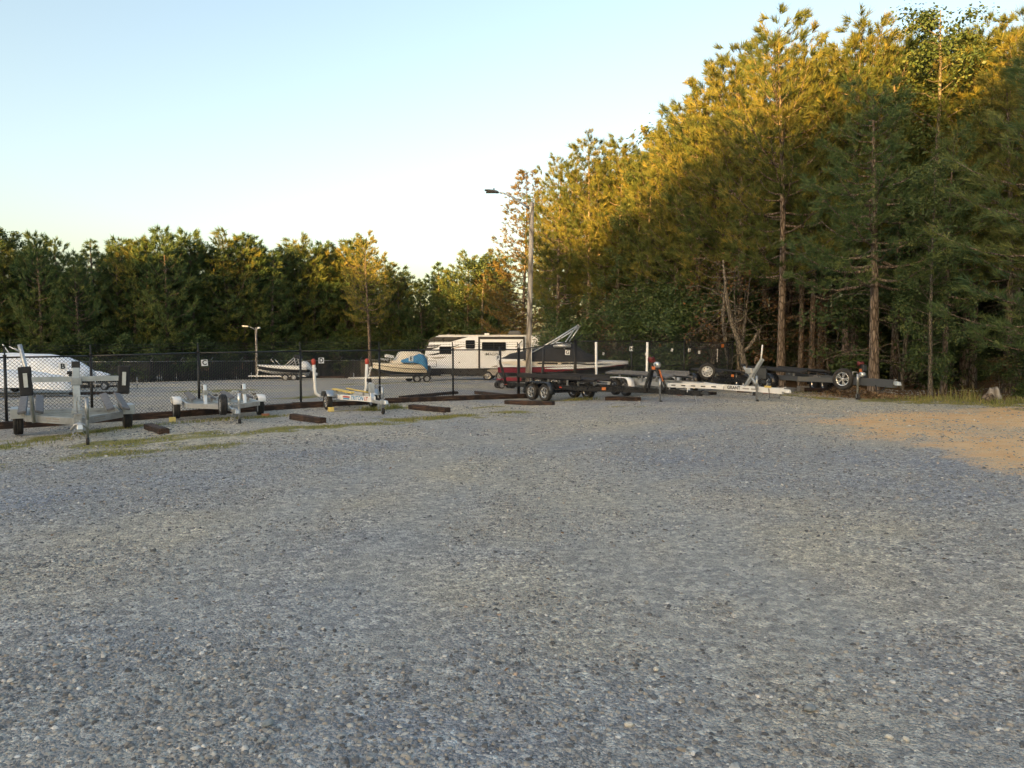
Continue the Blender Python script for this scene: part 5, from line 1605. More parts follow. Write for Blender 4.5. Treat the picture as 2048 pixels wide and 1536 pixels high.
def trailer_b():
    e = trailer((-10.5, 17.35), (0.54, -0.84), 'grey galvanised trailer with a mast, padded crossbar and tall guide pole, leftmost', 'pontoon_trailer')
    for s in (-1, 1):
        wheel(e, (s * 1.12, 0, 0.29), 0.29, 0.19, 'mod', s)
        MB().prism([(-0.14, 0, 0), (0.14, 0, 0), (0.14, 0, 0.03), (-0.14, 0, 0.03)], (s * 1.12, -0.38, 0.60), (s * 1.12, 0.36, 0.60)).prism([(-0.14, 0, -0.2), (0.14, 0, -0.2), (0.14, 0, 0.03), (-0.14, 0, 0.03)], (s * 1.12, 0.34, 0.60), (s * 1.12, 0.37, 0.598)).prism([(-0.14, 0, -0.2), (0.14, 0, -0.2), (0.14, 0, 0.03), (-0.14, 0, 0.03)], (s * 1.12, -0.39, 0.60), (s * 1.12, -0.36, 0.598)).build('fender', M['galv'], e, 0.01)
        MB().bar((s * 0.94, -1.7, 0.44), (s * 0.94, 0.75, 0.44), 0.06, 0.13).build('side_rail', M['galv'], e)
        v = MB().bar((s * 0.95, 0.72, 0.435), (s * 0.05, 2.25, 0.435), 0.06, 0.15).build('tongue_brace', M['galv'], e)
        t = MB().box((-0.16, 0.02, 0), (0.20, 0.035, 0.003)).box((0.10, 0.02, 0), (0.24, 0.035, 0.003)).box((0.0, -0.03, 0), (0.46, 0.02, 0.003)).build('sticker', M['rv_grey'], v)
        # stand the sticker on the outer face of the brace
        d = Vector((-s * 0.90, 1.53, 0)).normalized(); nrm = Vector((s * 1.53, 0.90, 0)).normalized()
        rz = math.atan2(nrm.y, nrm.x) + math.pi / 2
        t.rotation_euler = (math.pi / 2, 0, rz); t.location = Vector((s * 0.42, 1.62, 0.44)) + nrm * 0.033
        for dx in (0.70, 1.02):
            bunk(e, (s * dx, -1.6, 0.80), (s * dx, 1.0, 0.58), 0.17, 0.06, s * (0.25 if dx > 0.9 else -0.25), zf=0.46)
    for y in (-1.6, -0.75, 0.1, 0.72):
        MB().bar((-0.94, y, 0.40), (0.94, y, 0.40), 0.06, 0.10).build('cross_member', M['galv'], e)
    MB().bar((0, 0.4, 0.36), (0, 3.3, 0.36), 0.085, 0.11).build('tongue', M['galv'], e)
    MB().bar((0, 1.95, 0.40), (0, 1.80, 1.58), 0.14, 0.10, up=(0, 1, 0)).box((0, 1.93, 0.62), (0.2, 0.14, 0.10)).box((0, 1.84, 1.28), (0.20, 0.16, 0.16)).build('mast', M['galv'], e, 0.008)
    MB().box((0, 1.79, 1.64), (0.16, 0.13, 0.15)).build('mast_cap', M['black_plastic'], e, 0.015)
    MB().bar((-0.86, 1.80, 1.33), (0.86, 1.80, 1.33), 0.08, 0.11).build('crossbar', M['galv'], e)
    for s in (-1, 1):
        p = MB().box((s * 0.92, 1.80, 1.30), (0.24, 0.10, 0.62), (0, s * 0.05, 0)).build('bumper_pad', M['black_cover'], e, 0.02)
        MB().box((s * 0.92, 1.872, 1.32), (0.075, 0.016, 0.30), (0, s * 0.05, 0)).build('pad_plate', M['alu'], p)
    MB().tube([(0.80, 1.15, 0.36), (0.86, 1.2, 1.25), (1.02, 1.25, 2.08)], 0.042, 10).tube([(1.0, 1.25, 1.92), (1.12, 1.25, 2.0)], 0.015, 6).build('guide_pole', M['galv'], e)
    MB().tube([(0.0, 2.3, 0.42), (0.02, 2.28, 0.86), (-0.02, 2.38, 0.9), (-0.03, 2.4, 0.8)], 0.012, 6).box((0, 2.3, 0.52), (0.14, 0.2, 0.2)).build('winch', M['steel'], e, 0.01)
    coupler(e, 3.05, 0.42, 'alu')
    MB().tube([(-0.16, 3.2, 0.34), (-0.05, 3.25, 0.46), (0.08, 3.25, 0.46), (0.16, 3.2, 0.34)], 0.025, 8).build('hitch_guard', M['galv_wire'], e)
    chain(e, [(0.06, 3.0, 0.36), (0.14, 3.1, 0.20), (0.05, 3.2, 0.27), (-0.1, 3.2, 0.15), (-0.16, 3.15, 0.26)], 0.011)
    swivel_jack(e, -0.13, 3.2, 0.98, 'galv', 0.085)


trailer_b()


def trailer_c():
    e = trailer((-8.4, 20.75), (0.49, -0.87), 'silver double watercraft trailer with an upright spare wheel at its tongue', 'watercraft_trailer')
    for s in (-1, 1):
        wheel(e, (s * 1.12, 0, 0.27), 0.27, 0.17, 'mod', s)
        prof = [(-0.36, 0.44), (-0.34, 0.55), (-0.22, 0.61), (0.22, 0.61), (0.34, 0.55), (0.36, 0.44)]
        rings = [[Vector((s * 1.12 - 0.11, a, b)), Vector((s * 1.12 + 0.11, a, b)), Vector((s * 1.12 + 0.11, a * 0.94, b - 0.03)), Vector((s * 1.12 - 0.11, a * 0.94, b - 0.03))] for a, b in prof]
        MB().loft(rings, close=True).build('fender', M['white_paint'], e, 0.01)
        MB().bar((s * 0.92, -1.35, 0.42), (s * 0.92, 0.95, 0.42), 0.06, 0.12).build('side_rail', M['alu'], e)
        v = MB().bar((s * 0.92, 0.92, 0.418), (s * 0.04, 2.1, 0.418), 0.06, 0.12).build('tongue_brace', M['alu'], e)
        for dx in (0.24, 0.74):
            bunk(e, (s * dx, -1.2, 0.66), (s * dx, 0.75, 0.58), 0.15, 0.05, (0.35 if dx > 0.5 else -0.35) * s, zf=0.46)
        w = MB().bar((s * 0.50, 1.25, 0.44), (s * 0.50, 1.12, 0.98), 0.09, 0.07, up=(0, 1, 0)).build('winch_stand', M['alu'], e, 0.008)
        MB().lathe([(0.02, -0.06), (0.055, -0.06), (0.03, 0), (0.055, 0.06), (0.02, 0.06)], (s * 0.50, 1.02, 0.90), (1, 0, 0), 12).build('bow_roller', M['black_plastic'], w)
        MB().tube([(s * 0.50, 1.2, 0.78), (s * 0.50 - 0.14, 1.22, 0.80), (s * 0.50 - 0.2, 1.26, 0.70)], 0.012, 6).box((s * 0.50, 1.2, 0.78), (0.12, 0.13, 0.12)).build('winch', M['steel'], w)
        MB().tube([(s * 0.50 - 0.2, 1.26, 0.70), (s * 0.50 - 0.3, 1.28, 0.70)], 0.022, 8).build('winch_handle', M['black_plastic'], w)
    for y in (-1.2, -0.5, 0.2, 0.5, 0.8):
        MB().box((0, y, 0.455), (1.78, 0.22, 0.03)).build('deck_plank', M['galv'], e)
    MB().bar((0, 0.6, 0.37), (0, 3.1, 0.37), 0.08, 0.09).build('tongue', M['alu'], e)
    o = wheel(e, (0.20, 2.25, 0.50), 0.27, 0.17, 'mod', 1, name='spare_wheel')
    MB().bar((0.02, 2.25, 0.38), (0.16, 2.25, 0.50), 0.05, 0.05).build('spare_bracket', M['steel'], e)
    coupler(e, 3.0, 0.40, 'galv')
    chain(e, [(0.05, 2.9, 0.34), (0.12, 2.95, 0.16), (0.0, 3.0, 0.25)])
    j = swivel_jack(e, -0.12, 2.75, 0.82, 'alu', 0.08)
    MB().box((-0.12, 2.72, 0.02), (0.30, 0.10, 0.03)).build('jack_foot', M['black_plastic'], j)


trailer_c()


def trailer_d():
    e = trailer((-5.15, 23.1), (0.52, -0.85), 'white single watercraft trailer with two red-capped white guide poles', 'watercraft_trailer')
    for s in (-1, 1):
        wheel(e, (s * 0.74, 0, 0.27), 0.27, 0.17, 'spoke', s)
        MB().loft([[Vector((s * 0.74 - 0.12, a, b)), Vector((s * 0.74 + 0.12, a, b)), Vector((s * 0.74 + 0.12, a, b - 0.025)), Vector((s * 0.74 - 0.12, a, b - 0.025))] for a, b in ((-0.36, 0.44), (-0.26, 0.60), (0.16, 0.62), (0.36, 0.46))], close=True).build('fender', M['galv'], e)
        MB().bar((s * 0.50, -1.3, 0.42), (s * 0.50, 0.55, 0.42), 0.05, 0.13).build('side_rail', M['white_paint'], e)
        v = MB().bar((s * 0.50, 0.53, 0.418), (s * 0.05, 2.0, 0.418), 0.05, 0.16).build('tongue_brace', M['white_paint'], e)
        d = Vector((-s * 0.45, 1.47, 0)).normalized(); nrm = Vector((s * 1.47, 0.45, 0)).normalized()
        rz = math.atan2(nrm.y, nrm.x) + math.pi / 2
        if s > 0:
            for nm, mt, off, ln, dz in (('red_stripe', 'red', -0.36, 0.35, 0.02), ('blue_stripe', 'blue_tarp', -0.36, 0.30, -0.035)):
                q = MB().box((0, 0, 0), (ln, 0.004, 0.045)).build(nm, M[mt], v)
                q.rotation_euler = (0, 0, rz); q.location = Vector((s * 0.30, 1.18, 0.42 + dz)) + nrm * 0.027 + d * off * (-1 if s > 0 else 1) * -1
            t = text_mesh('logo', 'TRITON', 0.17, M['blue_tarp'], v, 0.001, 0.004, shear=0.15)
            t.rotation_euler = (math.pi / 2, 0, rz); t.location = Vector((s * 0.30, 1.18, 0.42)) + nrm * 0.028 + d * 0.18
            t = text_mesh('logo', 'LT', 0.15, M['red'], v, 0.001, 0.004, shear=0.15)
            t.rotation_euler = (math.pi / 2, 0, rz); t.location = Vector((s * 0.30, 1.18, 0.42)) + nrm * 0.028 + d * 0.62
        bunk(e, (s * 0.24, -1.0, 0.60), (s * 0.24, 0.9, 0.56), 0.12, 0.05, 0.2 * s, mat='yellow', zf=0.44)
        g = MB().tube([(s * 0.5, -0.95, 0.38), (s * 0.74, -0.95, 0.39), (s * 0.84, -0.95, 0.48), (s * 0.86, -0.95, 0.62), (s * 0.90, -0.95, 1.50)], 0.05, 12).build('guide_pole', M['pvc'], e)
        MB().lathe([(0.055, -0.06), (0.066, 0.0), (0.068, 0.07), (0.05, 0.12), (0.001, 0.135)], (s * 0.90, -0.95, 1.46), (0.04 * s, 0, 1), 12).build('pole_cap', M['red'], g)
    for y in (-1.2, -0.3, 0.5):
        MB().bar((-0.48, y, 0.38), (0.48, y, 0.38), 0.05, 0.08).build('cross_member', M['alu'], e)
    MB().bar((-0.66, 0, 0.27), (0.66, 0, 0.27), 0.05, 0.05).build('axle', M['steel'], e)
    MB().bar((0, 0.3, 0.36), (0, 2.85, 0.36), 0.07, 0.09).build('tongue', M['alu'], e)
    w = MB().bar((0, 1.95, 0.40), (0, 1.72, 0.92), 0.10, 0.08, up=(0, 1, 0)).box((0, 1.86, 0.74), (0.16, 0.12, 0.28)).build('winch_stand', M['alu'], e, 0.008)
    MB().lathe([(0.02, -0.06), (0.06, -0.06), (0.04, 0), (0.06, 0.06), (0.02, 0.06)], (0, 1.68, 0.98), (1, 0, 0), 12).box((0, 1.72, 0.90), (0.10, 0.10, 0.10)).build('bow_stop', M['black_plastic'], w)
    coupler(e, 2.8, 0.40, 'alu')
    chain(e, [(0.05, 2.6, 0.34), (0.10, 2.65, 0.17), (-0.02, 2.72, 0.24)])
    swivel_jack(e, -0.12, 2.45, 0.80, 'galv', 0.095)


trailer_d()


def trailer_black():
    e = trailer((1.84, 27.43), (0.6, -0.8), 'long black tandem boat trailer with silver-spoked wheels on the near side')
    for s in (-1, 1):
        for y in (-0.39, 0.39): wheel(e, (s * 1.05, y, 0.31), 0.31, 0.21, 'spoke', s)
        fender_loop(e, s * 1.06, (-0.39, 0.39), 0.31, 0.26, 'blue_black')
        r = MB().bar((s * 0.80, -2.5, 0.52), (s * 0.80, 2.4, 0.52), 0.08, 0.15).build('side_rail', M['black_paint'], e)
        MB().box((s * 0.846, -2.35, 0.52), (0.012, 0.16, 0.06)).build('marker_light', M['red'], r)
        MB().box((s * 0.846, 0.98, 0.52), (0.012, 0.12, 0.05)).build('marker_light', M['red'], r)
        v = MB().bar((s * 0.80, 2.38, 0.518), (s * 0.06, 4.4, 0.518), 0.08, 0.15).build('tongue_brace', M['black_paint'], e)
        q = MB().box((0, 0, 0), (0.012, 0.15, 0.10)).build('side_reflector', M['orange'], v)
        q.location = (s * 0.80 * 0.72 + s * 0.065, 3.0, 0.55); q.rotation_euler = (0, 0, s * math.atan2(0.74, 2.02))
        bunk(e, (s * 0.42, -2.1, 0.86), (s * 0.38, 2.3, 0.80), 0.16, 0.09, 0.25 * s, mat='black_cover', zf=0.56)
        bunk(e, (s * 0.72, -1.6, 0.90), (s * 0.70, 1.9, 0.88), 0.08, 0.16, 0, mat='black_cover', zf=0.56)
    for y in (-2.4, -1.2, 0.0, 1.2, 2.3):
        MB().bar((-0.78, y, 0.47), (0.78, y, 0.47), 0.07, 0.09).build('cross_member', M['black_paint'], e)
    for y in (-0.39, 0.39): MB().bar((-0.95, y, 0.31), (0.95, y, 0.31), 0.06, 0.06).build('axle', M['black_paint'], e)
    MB().bar((0, 2.0, 0.53), (0, 6.6, 0.53), 0.10, 0.16).build('tongue', M['black_paint'], e)
    g = MB().tube([(0.92, -2.25, 0.52), (0.98, -2.3, 0.9), (1.12, -2.35, 1.35), (1.14, -2.35, 2.0)], 0.05, 10).build('guide_pole', M['black_plastic'], e)
    g = MB().tube([(-0.92, -2.25, 0.52), (-0.98, -2.3, 0.9), (-1.08, -2.35, 1.35), (-1.10, -2.35, 1.95)], 0.05, 10).build('guide_pole', M['black_plastic'], e)
    MB().box((0.3, -2.6, 0.44), (0.34, 0.05, 0.16)).box((-0.3, -2.6, 0.44), (0.34, 0.05, 0.16)).build('tail_board', M['black_plastic'], e)
    # winch post
    w = MB()
    for s in (-1, 1):
        w.bar((s * 0.09, 4.35, 0.58), (s * 0.04, 4.65, 1.42), 0.05, 0.09, up=(0, 1, 0)).bar((s * 0.09, 5.15, 0.58), (s * 0.04, 4.78, 1.30), 0.05, 0.07, up=(0, 1, 0))
    w.box((0, 4.7, 1.25), (0.14, 0.16, 0.14))
    w = w.build('winch_post', M['black_paint'], e, 0.008)
    MB().lathe([(0.02, -0.08), (0.09, -0.08), (0.05, 0), (0.09, 0.08), (0.02, 0.08)], (0, 4.55, 1.56), (1, 0, 0), 12).box((0, 4.6, 1.50), (0.12, 0.16, 0.08)).build('bow_roller', M['maroon'], w)
    MB().lathe([(0.03, -0.07), (0.10, -0.07), (0.10, 0.07), (0.03, 0.07)], (0, 4.80, 1.38), (1, 0, 0), 14).build('winch_drum', M['alu'], w)
    MB().box((0.02, 4.72, 1.28), (0.16, 0.12, 0.10)).bar((0, 4.9, 1.22), (0, 5.05, 0.85), 0.06, 0.015, up=(0, 1, 0)).build('winch_strap', M['strap'], w)
    coupler(e, 6.6, 0.55, 'black_paint')
    MB().box((0.0, 6.1, 0.62), (0.13, 0.02, 0.14)).build('label_plate', M['sign'], e)
    chain(e, [(0.05, 6.4, 0.46), (0.10, 6.5, 0.24), (0.10, 6.55, 0.12), (0.05, 6.6, 0.18)], 0.013)
    swivel_jack(e, 0.13, 5.05, 0.95, 'steel', 0.12)


trailer_black()


def trailer_white():
    e = trailer((5.05, 27.6), (0.4, -0.917), 'white and silver boat trailer with a lettered beam and tall white guide poles')
    for s in (-1, 1):
        for y in (-0.37, 0.37): wheel(e, (s * 1.05, y, 0.30), 0.30, 0.20, 'spoke', s)
        fender_loop(e, s * 1.06, (-0.37, 0.37), 0.30, 0.26, 'white_paint', 2.3)
        MB().bar((s * 0.78, -2.0, 0.50), (s * 0.78, 2.6, 0.50), 0.06, 0.14).build('side_rail', M['alu'], e)
        v = MB().bar((s * 0.78, 2.58, 0.498), (s * 0.06, 4.6, 0.498), 0.06, 0.14).build('tongue_brace', M['white_paint'], e)
        for k in range(5):
            f = 0.12 + 0.18 * k
            q = MB().box((0, 0, 0), (0.010, 0.16, 0.035)).build('slot', M['ink'], v)
            q.location = (s * (0.78 - 0.72 * f) + s * 0.036, 2.58 + 2.02 * f, 0.50); q.rotation_euler = (0, 0, s * math.atan2(0.72, 2.02))
        bunk(e, (s * 0.45, -1.9, 0.82), (s * 0.42, 2.2, 0.76), 0.30, 0.07, 0.25 * s, zf=0.54)
        bunk(e, (s * 0.85, -0.9, 0.86), (s * 0.85, 1.6, 0.86), 0.07, 0.14, 0.0, zf=0.54)
        MB().tube([(s * 0.8, -1.6, 0.50), (s * 1.1, -1.6, 0.52), (s * 1.18, -1.6, 0.62), (s * 1.2, -1.6, 2.02)], 0.048, 12).build('guide_pole', M['pvc'], e)
    for y in (-1.9, -0.6, 0.6, 1.8, 2.6):
        MB().bar((-0.76, y, 0.45), (0.76, y, 0.45), 0.06, 0.09).build('cross_member', M['alu'], e)
    for y in (-0.37, 0.37): MB().bar((-0.95, y, 0.30), (0.95, y, 0.30), 0.06, 0.06).build('axle', M['steel'], e)
    b = MB().bar((0, 2.4, 0.50), (0, 7.1, 0.50), 0.09, 0.17).build('tongue', M['white_paint'], e)
    for sgn in (1,):
        t = text_mesh('lettering', 'GRANT', 0.15, M['ink'], b, 0.001, 0.003, sx=1.2)
        t.rotation_euler = (math.pi / 2, 0, math.pi / 2); t.location = (0.048, 5.05, 0.50)
        for yy, w_ in ((4.55, 0.10), (5.6, 0.28), (5.95, 0.22)):
            q = MB().box((0.047, yy, 0.50), (0.004, w_, 0.04)).build('small_print', M['ink'] if yy < 5 else M['rv_grey'], b)
    w = MB().bar((0, 5.55, 0.58), (0, 6.25, 1.42), 0.12, 0.08, up=(0, 1, 0)).bar((0, 6.1, 0.58), (0, 5.45, 1.18), 0.07, 0.06, up=(0, 1, 0)).box((0, 5.75, 1.06), (0.20, 0.26, 0.16)).build('winch_post', M['alu'], e, 0.01)
    MB().lathe([(0.02, -0.06), (0.055, -0.06), (0.03, 0), (0.055, 0.06), (0.02, 0.06)], (0, 5.42, 1.22), (1, 0, 0), 10).build('bow_roller', M['black_plastic'], w)
    MB().tube([(0.05, 6.25, 1.40), (0.05, 6.3, 1.85)], 0.022, 8).build('light_stalk', M['pvc'], w)
    MB().box((0.05, 6.55, 0.60), (0.02, 0.26, 0.06)).build('caution_label', M['yellow'], e)
    MB().tube([(0.06, 6.6, 0.55), (0.12, 6.7, 0.28), (0.03, 7.0, 0.30), (0.02, 7.1, 0.5)], 0.012, 6).build('brake_cable', M['black_plastic'], e)
    coupler(e, 7.1, 0.52, 'white_paint')
    swivel_jack(e, 0.11, 6.15, 0.92, 'steel', 0.10)


trailer_white()


def trailer_spare():
    e = trailer((8.1, 28.6), (0.03, -1.0), 'black trailer with a white-rimmed spare wheel and dark tool box, behind the white trailer')
    for s in (-1, 1):
        for y in (-0.37, 0.37): wheel(e, (s * 1.0, y, 0.31), 0.31, 0.20, 'spoke', s)
        fender_loop(e, s * 1.01, (-0.37, 0.37), 0.31, 0.26, 'black_paint')
        MB().bar((s * 0.75, -2.2, 0.52), (s * 0.75, 2.0, 0.52), 0.07, 0.14).build('side_rail', M['black_paint'], e)
        MB().bar((s * 0.75, 1.98, 0.518), (s * 0.05, 3.6, 0.518), 0.07, 0.14).build('tongue_brace', M['black_paint'], e)
        bunk(e, (s * 0.4, -2.0, 0.80), (s * 0.4, 1.8, 0.76), 0.2, 0.07, 0.25 * s, mat='black_cover', zf=0.56)
    for y in (-2.1, -0.6, 0.6, 1.9): MB().bar((-0.73, y, 0.47), (0.73, y, 0.47), 0.06, 0.08).build('cross_member', M['black_paint'], e)
    MB().bar((0, 1.5, 0.53), (0, 4.6, 0.53), 0.09, 0.13).build('tongue', M['black_paint'], e)
    o = wheel(e, (0.78, 1.25, 0.78), 0.32, 0.20, 'mod', name='spare_wheel'); o.rotation_euler = (0, 0, math.pi / 2 - 0.28)
    MB().bar((0.74, 1.1, 0.55), (0.76, 1.15, 0.80), 0.06, 0.06).build('spare_bracket', M['steel'], e)
    b = MB().box((-0.1, 4.0, 0.80), (0.52, 0.34, 0.40)).build('tool_box', M['box_plastic'], e, 0.02)
    MB().box((-0.1, 4.0, 1.02), (0.56, 0.38, 0.05)).build('lid', M['black_plastic'], b, 0.01)
    MB().box((0.2, 2.4, 0.66), (0.10, 0.02, 0.10)).build('reflector', M['orange'], e)
    coupler(e, 4.6, 0.55, 'black_paint')
    swivel_jack(e, 0.12, 4.3, 0.9, 'steel', 0.09)


trailer_spare()


def trailer_grey():
    e = trailer((10.1, 26.0), (0.08, -0.997), 'charcoal grey boat trailer with a star-spoked spare wheel, rightmost')
    for s in (-1, 1):
        for y in (-0.38, 0.38): wheel(e, (s * 1.02, y, 0.31), 0.31, 0.21, 'spoke', s)
        fender_loop(e, s * 1.03, (-0.38, 0.38), 0.31, 0.28, 'black_paint')
        MB().bar((s * 0.78, -2.2, 0.56), (s * 0.78, 2.0, 0.56), 0.08, 0.15).build('side_rail', M['grey_paint'], e)
        MB().bar((s * 0.78, 1.98, 0.558), (s * 0.08, 3.2, 0.558), 0.08, 0.15).build('tongue_brace', M['grey_paint'], e)
        bunk(e, (s * 0.45, -2.0, 0.84), (s * 0.42, 1.6, 0.78), 0.26, 0.08, 0.25 * s, mat='black_cover', zf=0.6)
    for y in (-2.1, -0.7, 0.7, 1.9): MB().bar((-0.76, y, 0.50), (0.76, y, 0.50), 0.07, 0.09).build('cross_member', M['grey_paint'], e)
    b = MB().bar((0.05, 0.4, 0.57), (0.0, 6.0, 0.57), 0.12, 0.22).build('tongue', M['grey_paint'], e)
    t = text_mesh('lettering', 'SUPRA', 0.19, M['rv_grey'], b, 0.001, 0.002, sx=1.5)
    t.rotation_euler = (math.pi / 2, 0, math.pi / 2 + 0.009); t.location = (0.104, 1.75, 0.58)
    MB().box((0.098, 3.1, 0.56), (0.01, 0.10, 0.03)).build('marker_light', M['yellow'], b)
    o = wheel(e, (0.22, 3.75, 0.62), 0.33, 0.20, 'spoke', name='spare_wheel'); o.rotation_euler = (0, 0, 0.55)
    MB().bar((0.06, 3.75, 0.60), (0.20, 3.75, 0.60), 0.08, 0.08).build('spare_bracket', M['steel'], e)
    w = MB().bar((0, 4.55, 0.66), (0, 4.35, 1.05), 0.10, 0.09, up=(0, 1, 0)).box((0, 4.45, 0.98), (0.14, 0.20, 0.20), taper=(0.8, 0.7)).build('winch_post', M['black_paint'], e, 0.01)
    MB().lathe([(0.02, -0.07), (0.08, -0.07), (0.05, 0), (0.08, 0.07), (0.02, 0.07)], (0, 4.28, 1.10), (1, 0, 0), 12).build('bow_roller', M['maroon'], w)
    MB().lathe([(0.03, -0.06), (0.075, -0.06), (0.075, 0.06), (0.03, 0.06)], (0.06, 4.5, 0.78), (1, 0, 0), 12).tube([(0.1, 4.5, 0.78), (0.2, 4.6, 0.70), (0.2, 4.7, 0.78)], 0.014, 6).build('winch', M['alu'], w)
    MB().box((0.04, 4.42, 0.90), (0.09, 0.10, 0.09)).build('winch_strap', M['strap'], w)
    coupler(e, 5.95, 0.60, 'alu')
    MB().tube([(0.08, 5.2, 0.50), (0.12, 5.35, 0.34), (0.05, 5.5, 0.36), (0.05, 5.7, 0.50)], 0.016, 6).build('brake_cable', M['black_plastic'], e)
    swivel_jack(e, 0.14, 4.4, 0.80, 'steel', 0.10)


trailer_grey()


# ------------------------------------------------------------------ chocks, blocks, bricks
def lump(name, c, s, rz, label, cat, mat, group=None, taper=None, bevel=0.01):
    o = MB().box((0, 0, s[2] / 2), s, taper=taper).build(name, M[mat], None, bevel)
    o.location = c; o.rotation_euler = (0, 0, rz)
    return tag(o, label, cat, group)


def chock(px, py, label):
    o = MB().prism([(0, -0.09, 0), (0, 0.09, 0), (0, 0.07, 0.13), (0, -0.02, 0.13)], (-0.08, 0, 0), (0.08, 0, 0)).build('wheel_chock', M['yellow'], None, 0.006)
    o.location = G(px, py); o.rotation_euler = (0, 0, 0.5)
    return tag(o, label, 'chock', 'yellow wheel chocks')


chock(345, 844, 'yellow wheel chock before the spare-wheel trailer left tyre')
chock(662, 823, 'yellow wheel chock before the red-capped-pole trailer left tyre')
lump('brick', G(531, 832), (0.22, 0.12, 0.07), 0.4, 'single brick under the spare-wheel trailer right tyre', 'brick', 'brick', 'bricks used as chocks')
lump('brick', G(1362, 791), (0.26, 0.24, 0.12), 0.2, 'orange brick pile before the black trailer coupler', 'brick', 'brick', 'bricks used as chocks', (0.7, 0.7))
lump('brick', G(1536, 787), (0.30, 0.18, 0.10), 0.1, 'flat brown brick beside the timber under the white trailer coupler', 'brick', 'brick', 'bricks used as chocks', (0.85, 0.8))
cb = MB().box((0, 0, 0.10), (0.40, 0.20, 0.20)).build('concrete_block', M['concrete'], None, 0.01)
cb.location = G(1606, 783); cb.rotation_euler = (0, 0, 0.3); tag(cb, 'grey concrete block under the charcoal trailer wheel', 'block')


# ------------------------------------------------------------------ wood edge: stump, chips, dead trunk, tall grass
def stump():
    c = G(1983, 803)
    e = empty('tree_stump', c, 0.4, 'pale split tree stump with reddish roots at the grass edge', 'stump')
    rng = random.Random(2)
    def blob(name, cx, cy, r, h, mat, n=9, m=6):
        rings = []
        for j in range(m):
            f = j / (m - 1); rr = r * (1.15 - 0.5 * f - 0.25 * f ** 4)
            rings.append([Vector((cx + rr * math.cos(6.283 * k / n) * rng.uniform(0.75, 1.2), cy + rr * math.sin(6.283 * k / n) * rng.uniform(0.75, 1.2), h * f * rng.uniform(0.85, 1.15) - 0.03)) for k in range(n)])
        return MB().loft(rings, close=True, smooth=False).build(name, M[mat], e, 0.015)
    blob('stump_wood', 0.05, 0, 0.22, 0.42, 'pole'); blob('root', -0.25, -0.08, 0.22, 0.24, 'bark'); blob('root', 0.32, 0.1, 0.2, 0.2, 'leaf_litter_wood')
    return e


stump()


def chips():
    rng = np.random.default_rng(12); n = 2600
    c0, c1 = G(1690, 792), G(1790, 797)
    t = rng.random(n); x = c0.x + (c1.x - c0.x) * t + rng.normal(0, 0.5, n); y = c0.y + (c1.y - c0.y) * t + rng.normal(0.4, 0.55, n)
    mound = 0.28 * np.exp(-((x - (c0.x * 0.6 + c1.x * 0.4)) ** 2 / 0.5 + (y - (c0.y + 0.5)) ** 2 / 0.4))
    z = gz(x, y) + mound + rng.uniform(0.0, 0.04, n)
    L = rng.uniform(0.03, 0.13, n); W = rng.uniform(0.01, 0.035, n); a = rng.uniform(0, 6.28, n); ti = rng.normal(0, 0.35, n)
    u = np.stack([np.cos(a), np.sin(a), np.sin(ti)], 1); v = np.stack([-np.sin(a), np.cos(a), rng.normal(0, 0.2, n)], 1)
    p = np.stack([x, y, z], 1)
    V = np.stack([p - u * L[:, None] / 2 - v * W[:, None] / 2, p + u * L[:, None] / 2 - v * W[:, None] / 2, p + u * L[:, None] / 2 + v * W[:, None] / 2, p - u * L[:, None] / 2 + v * W[:, None] / 2], 1).reshape(-1, 3)
    t = NT('wood_chips'); av = t.n('ShaderNodeAttribute', attribute_name='val').outputs['Fac']
    t.bsdf(t.ramp(av, [(0, (0.14, 0.07, 0.035)), (0.5, (0.30, 0.18, 0.085)), (1, (0.52, 0.36, 0.19))]), 0.9)
    o = link('wood_chips', tri_mesh('wood_chips', V, np.arange(n * 4).reshape(-1, 4), t.m, {'val': np.repeat(rng.random(n), 4)}, quads=True))
    tag(o, 'heap of pale wood chips and bark under the charcoal trailer tongue', kind='stuff')


chips()


def dead_trunk():
    Y = 31.0
    b = colat(1496, Y)
    e = empty('dead_tree', b, 0, 'dead broken tree with an upturned snapped limb beyond the fence end', 'tree')
    def P(px, py, dy=0.0): return at(px, py, Y + dy) - b
    m = MB()
    m.tube([Vector((0, 0, -0.1)), P(1490, 735), P(1480, 690), P(1462, 640), P(1452, 585), P(1446, 520)], [0.15, 0.14, 0.12, 0.10, 0.07, 0.03], 9)
    m.tube([P(1482, 708), P(1497, 695, -0.1), P(1508, 680, -0.2), P(1517, 664, -0.2)], [0.09, 0.075, 0.07, 0.065], 8)
    for a, b_ in (((1517, 664), (1508, 655)), ((1517, 664), (1525, 652)), ((1517, 664), (1520, 690)), ((1517, 664), (1522, 662))):
        m.tube([P(a[0], a[1], -0.2), P(b_[0], b_[1], -0.25)], [0.035, 0.012], 6)
    rng = random.Random(9)
    for k in range(26):
        py = rng.uniform(540, 720); px = np.interp(py, [520, 585, 640, 690, 735], [1446, 1452, 1462, 1480, 1490])
        sgn = rng.choice((-1, 1)); L = rng.uniform(15, 60)
        m.tube([P(px, py), P(px + sgn * L * 0.5, py - rng.uniform(-5, 20), rng.uniform(-0.4, 0.4)), P(px + sgn * L, py - rng.uniform(-25, 40), rng.uniform(-0.6, 0.6))], [0.03, 0.018, 0.006], 4)
    m.build('trunk', M['bark_grey'], e)
    p = empty('leaning_trunk', colat(1458, 33.5), 0, 'pale leaning trunk right beside the last fence post', 'tree')
    q = p.location
    MB().tube([Vector((0.15, 0, -0.1)), at(1454, 700, 33.5) - q, at(1446, 640, 33.5) - q, at(1452, 560, 33.5) - q], [0.14, 0.12, 0.10, 0.07], 9).build('trunk', M['bark_grey'], p)


dead_trunk()


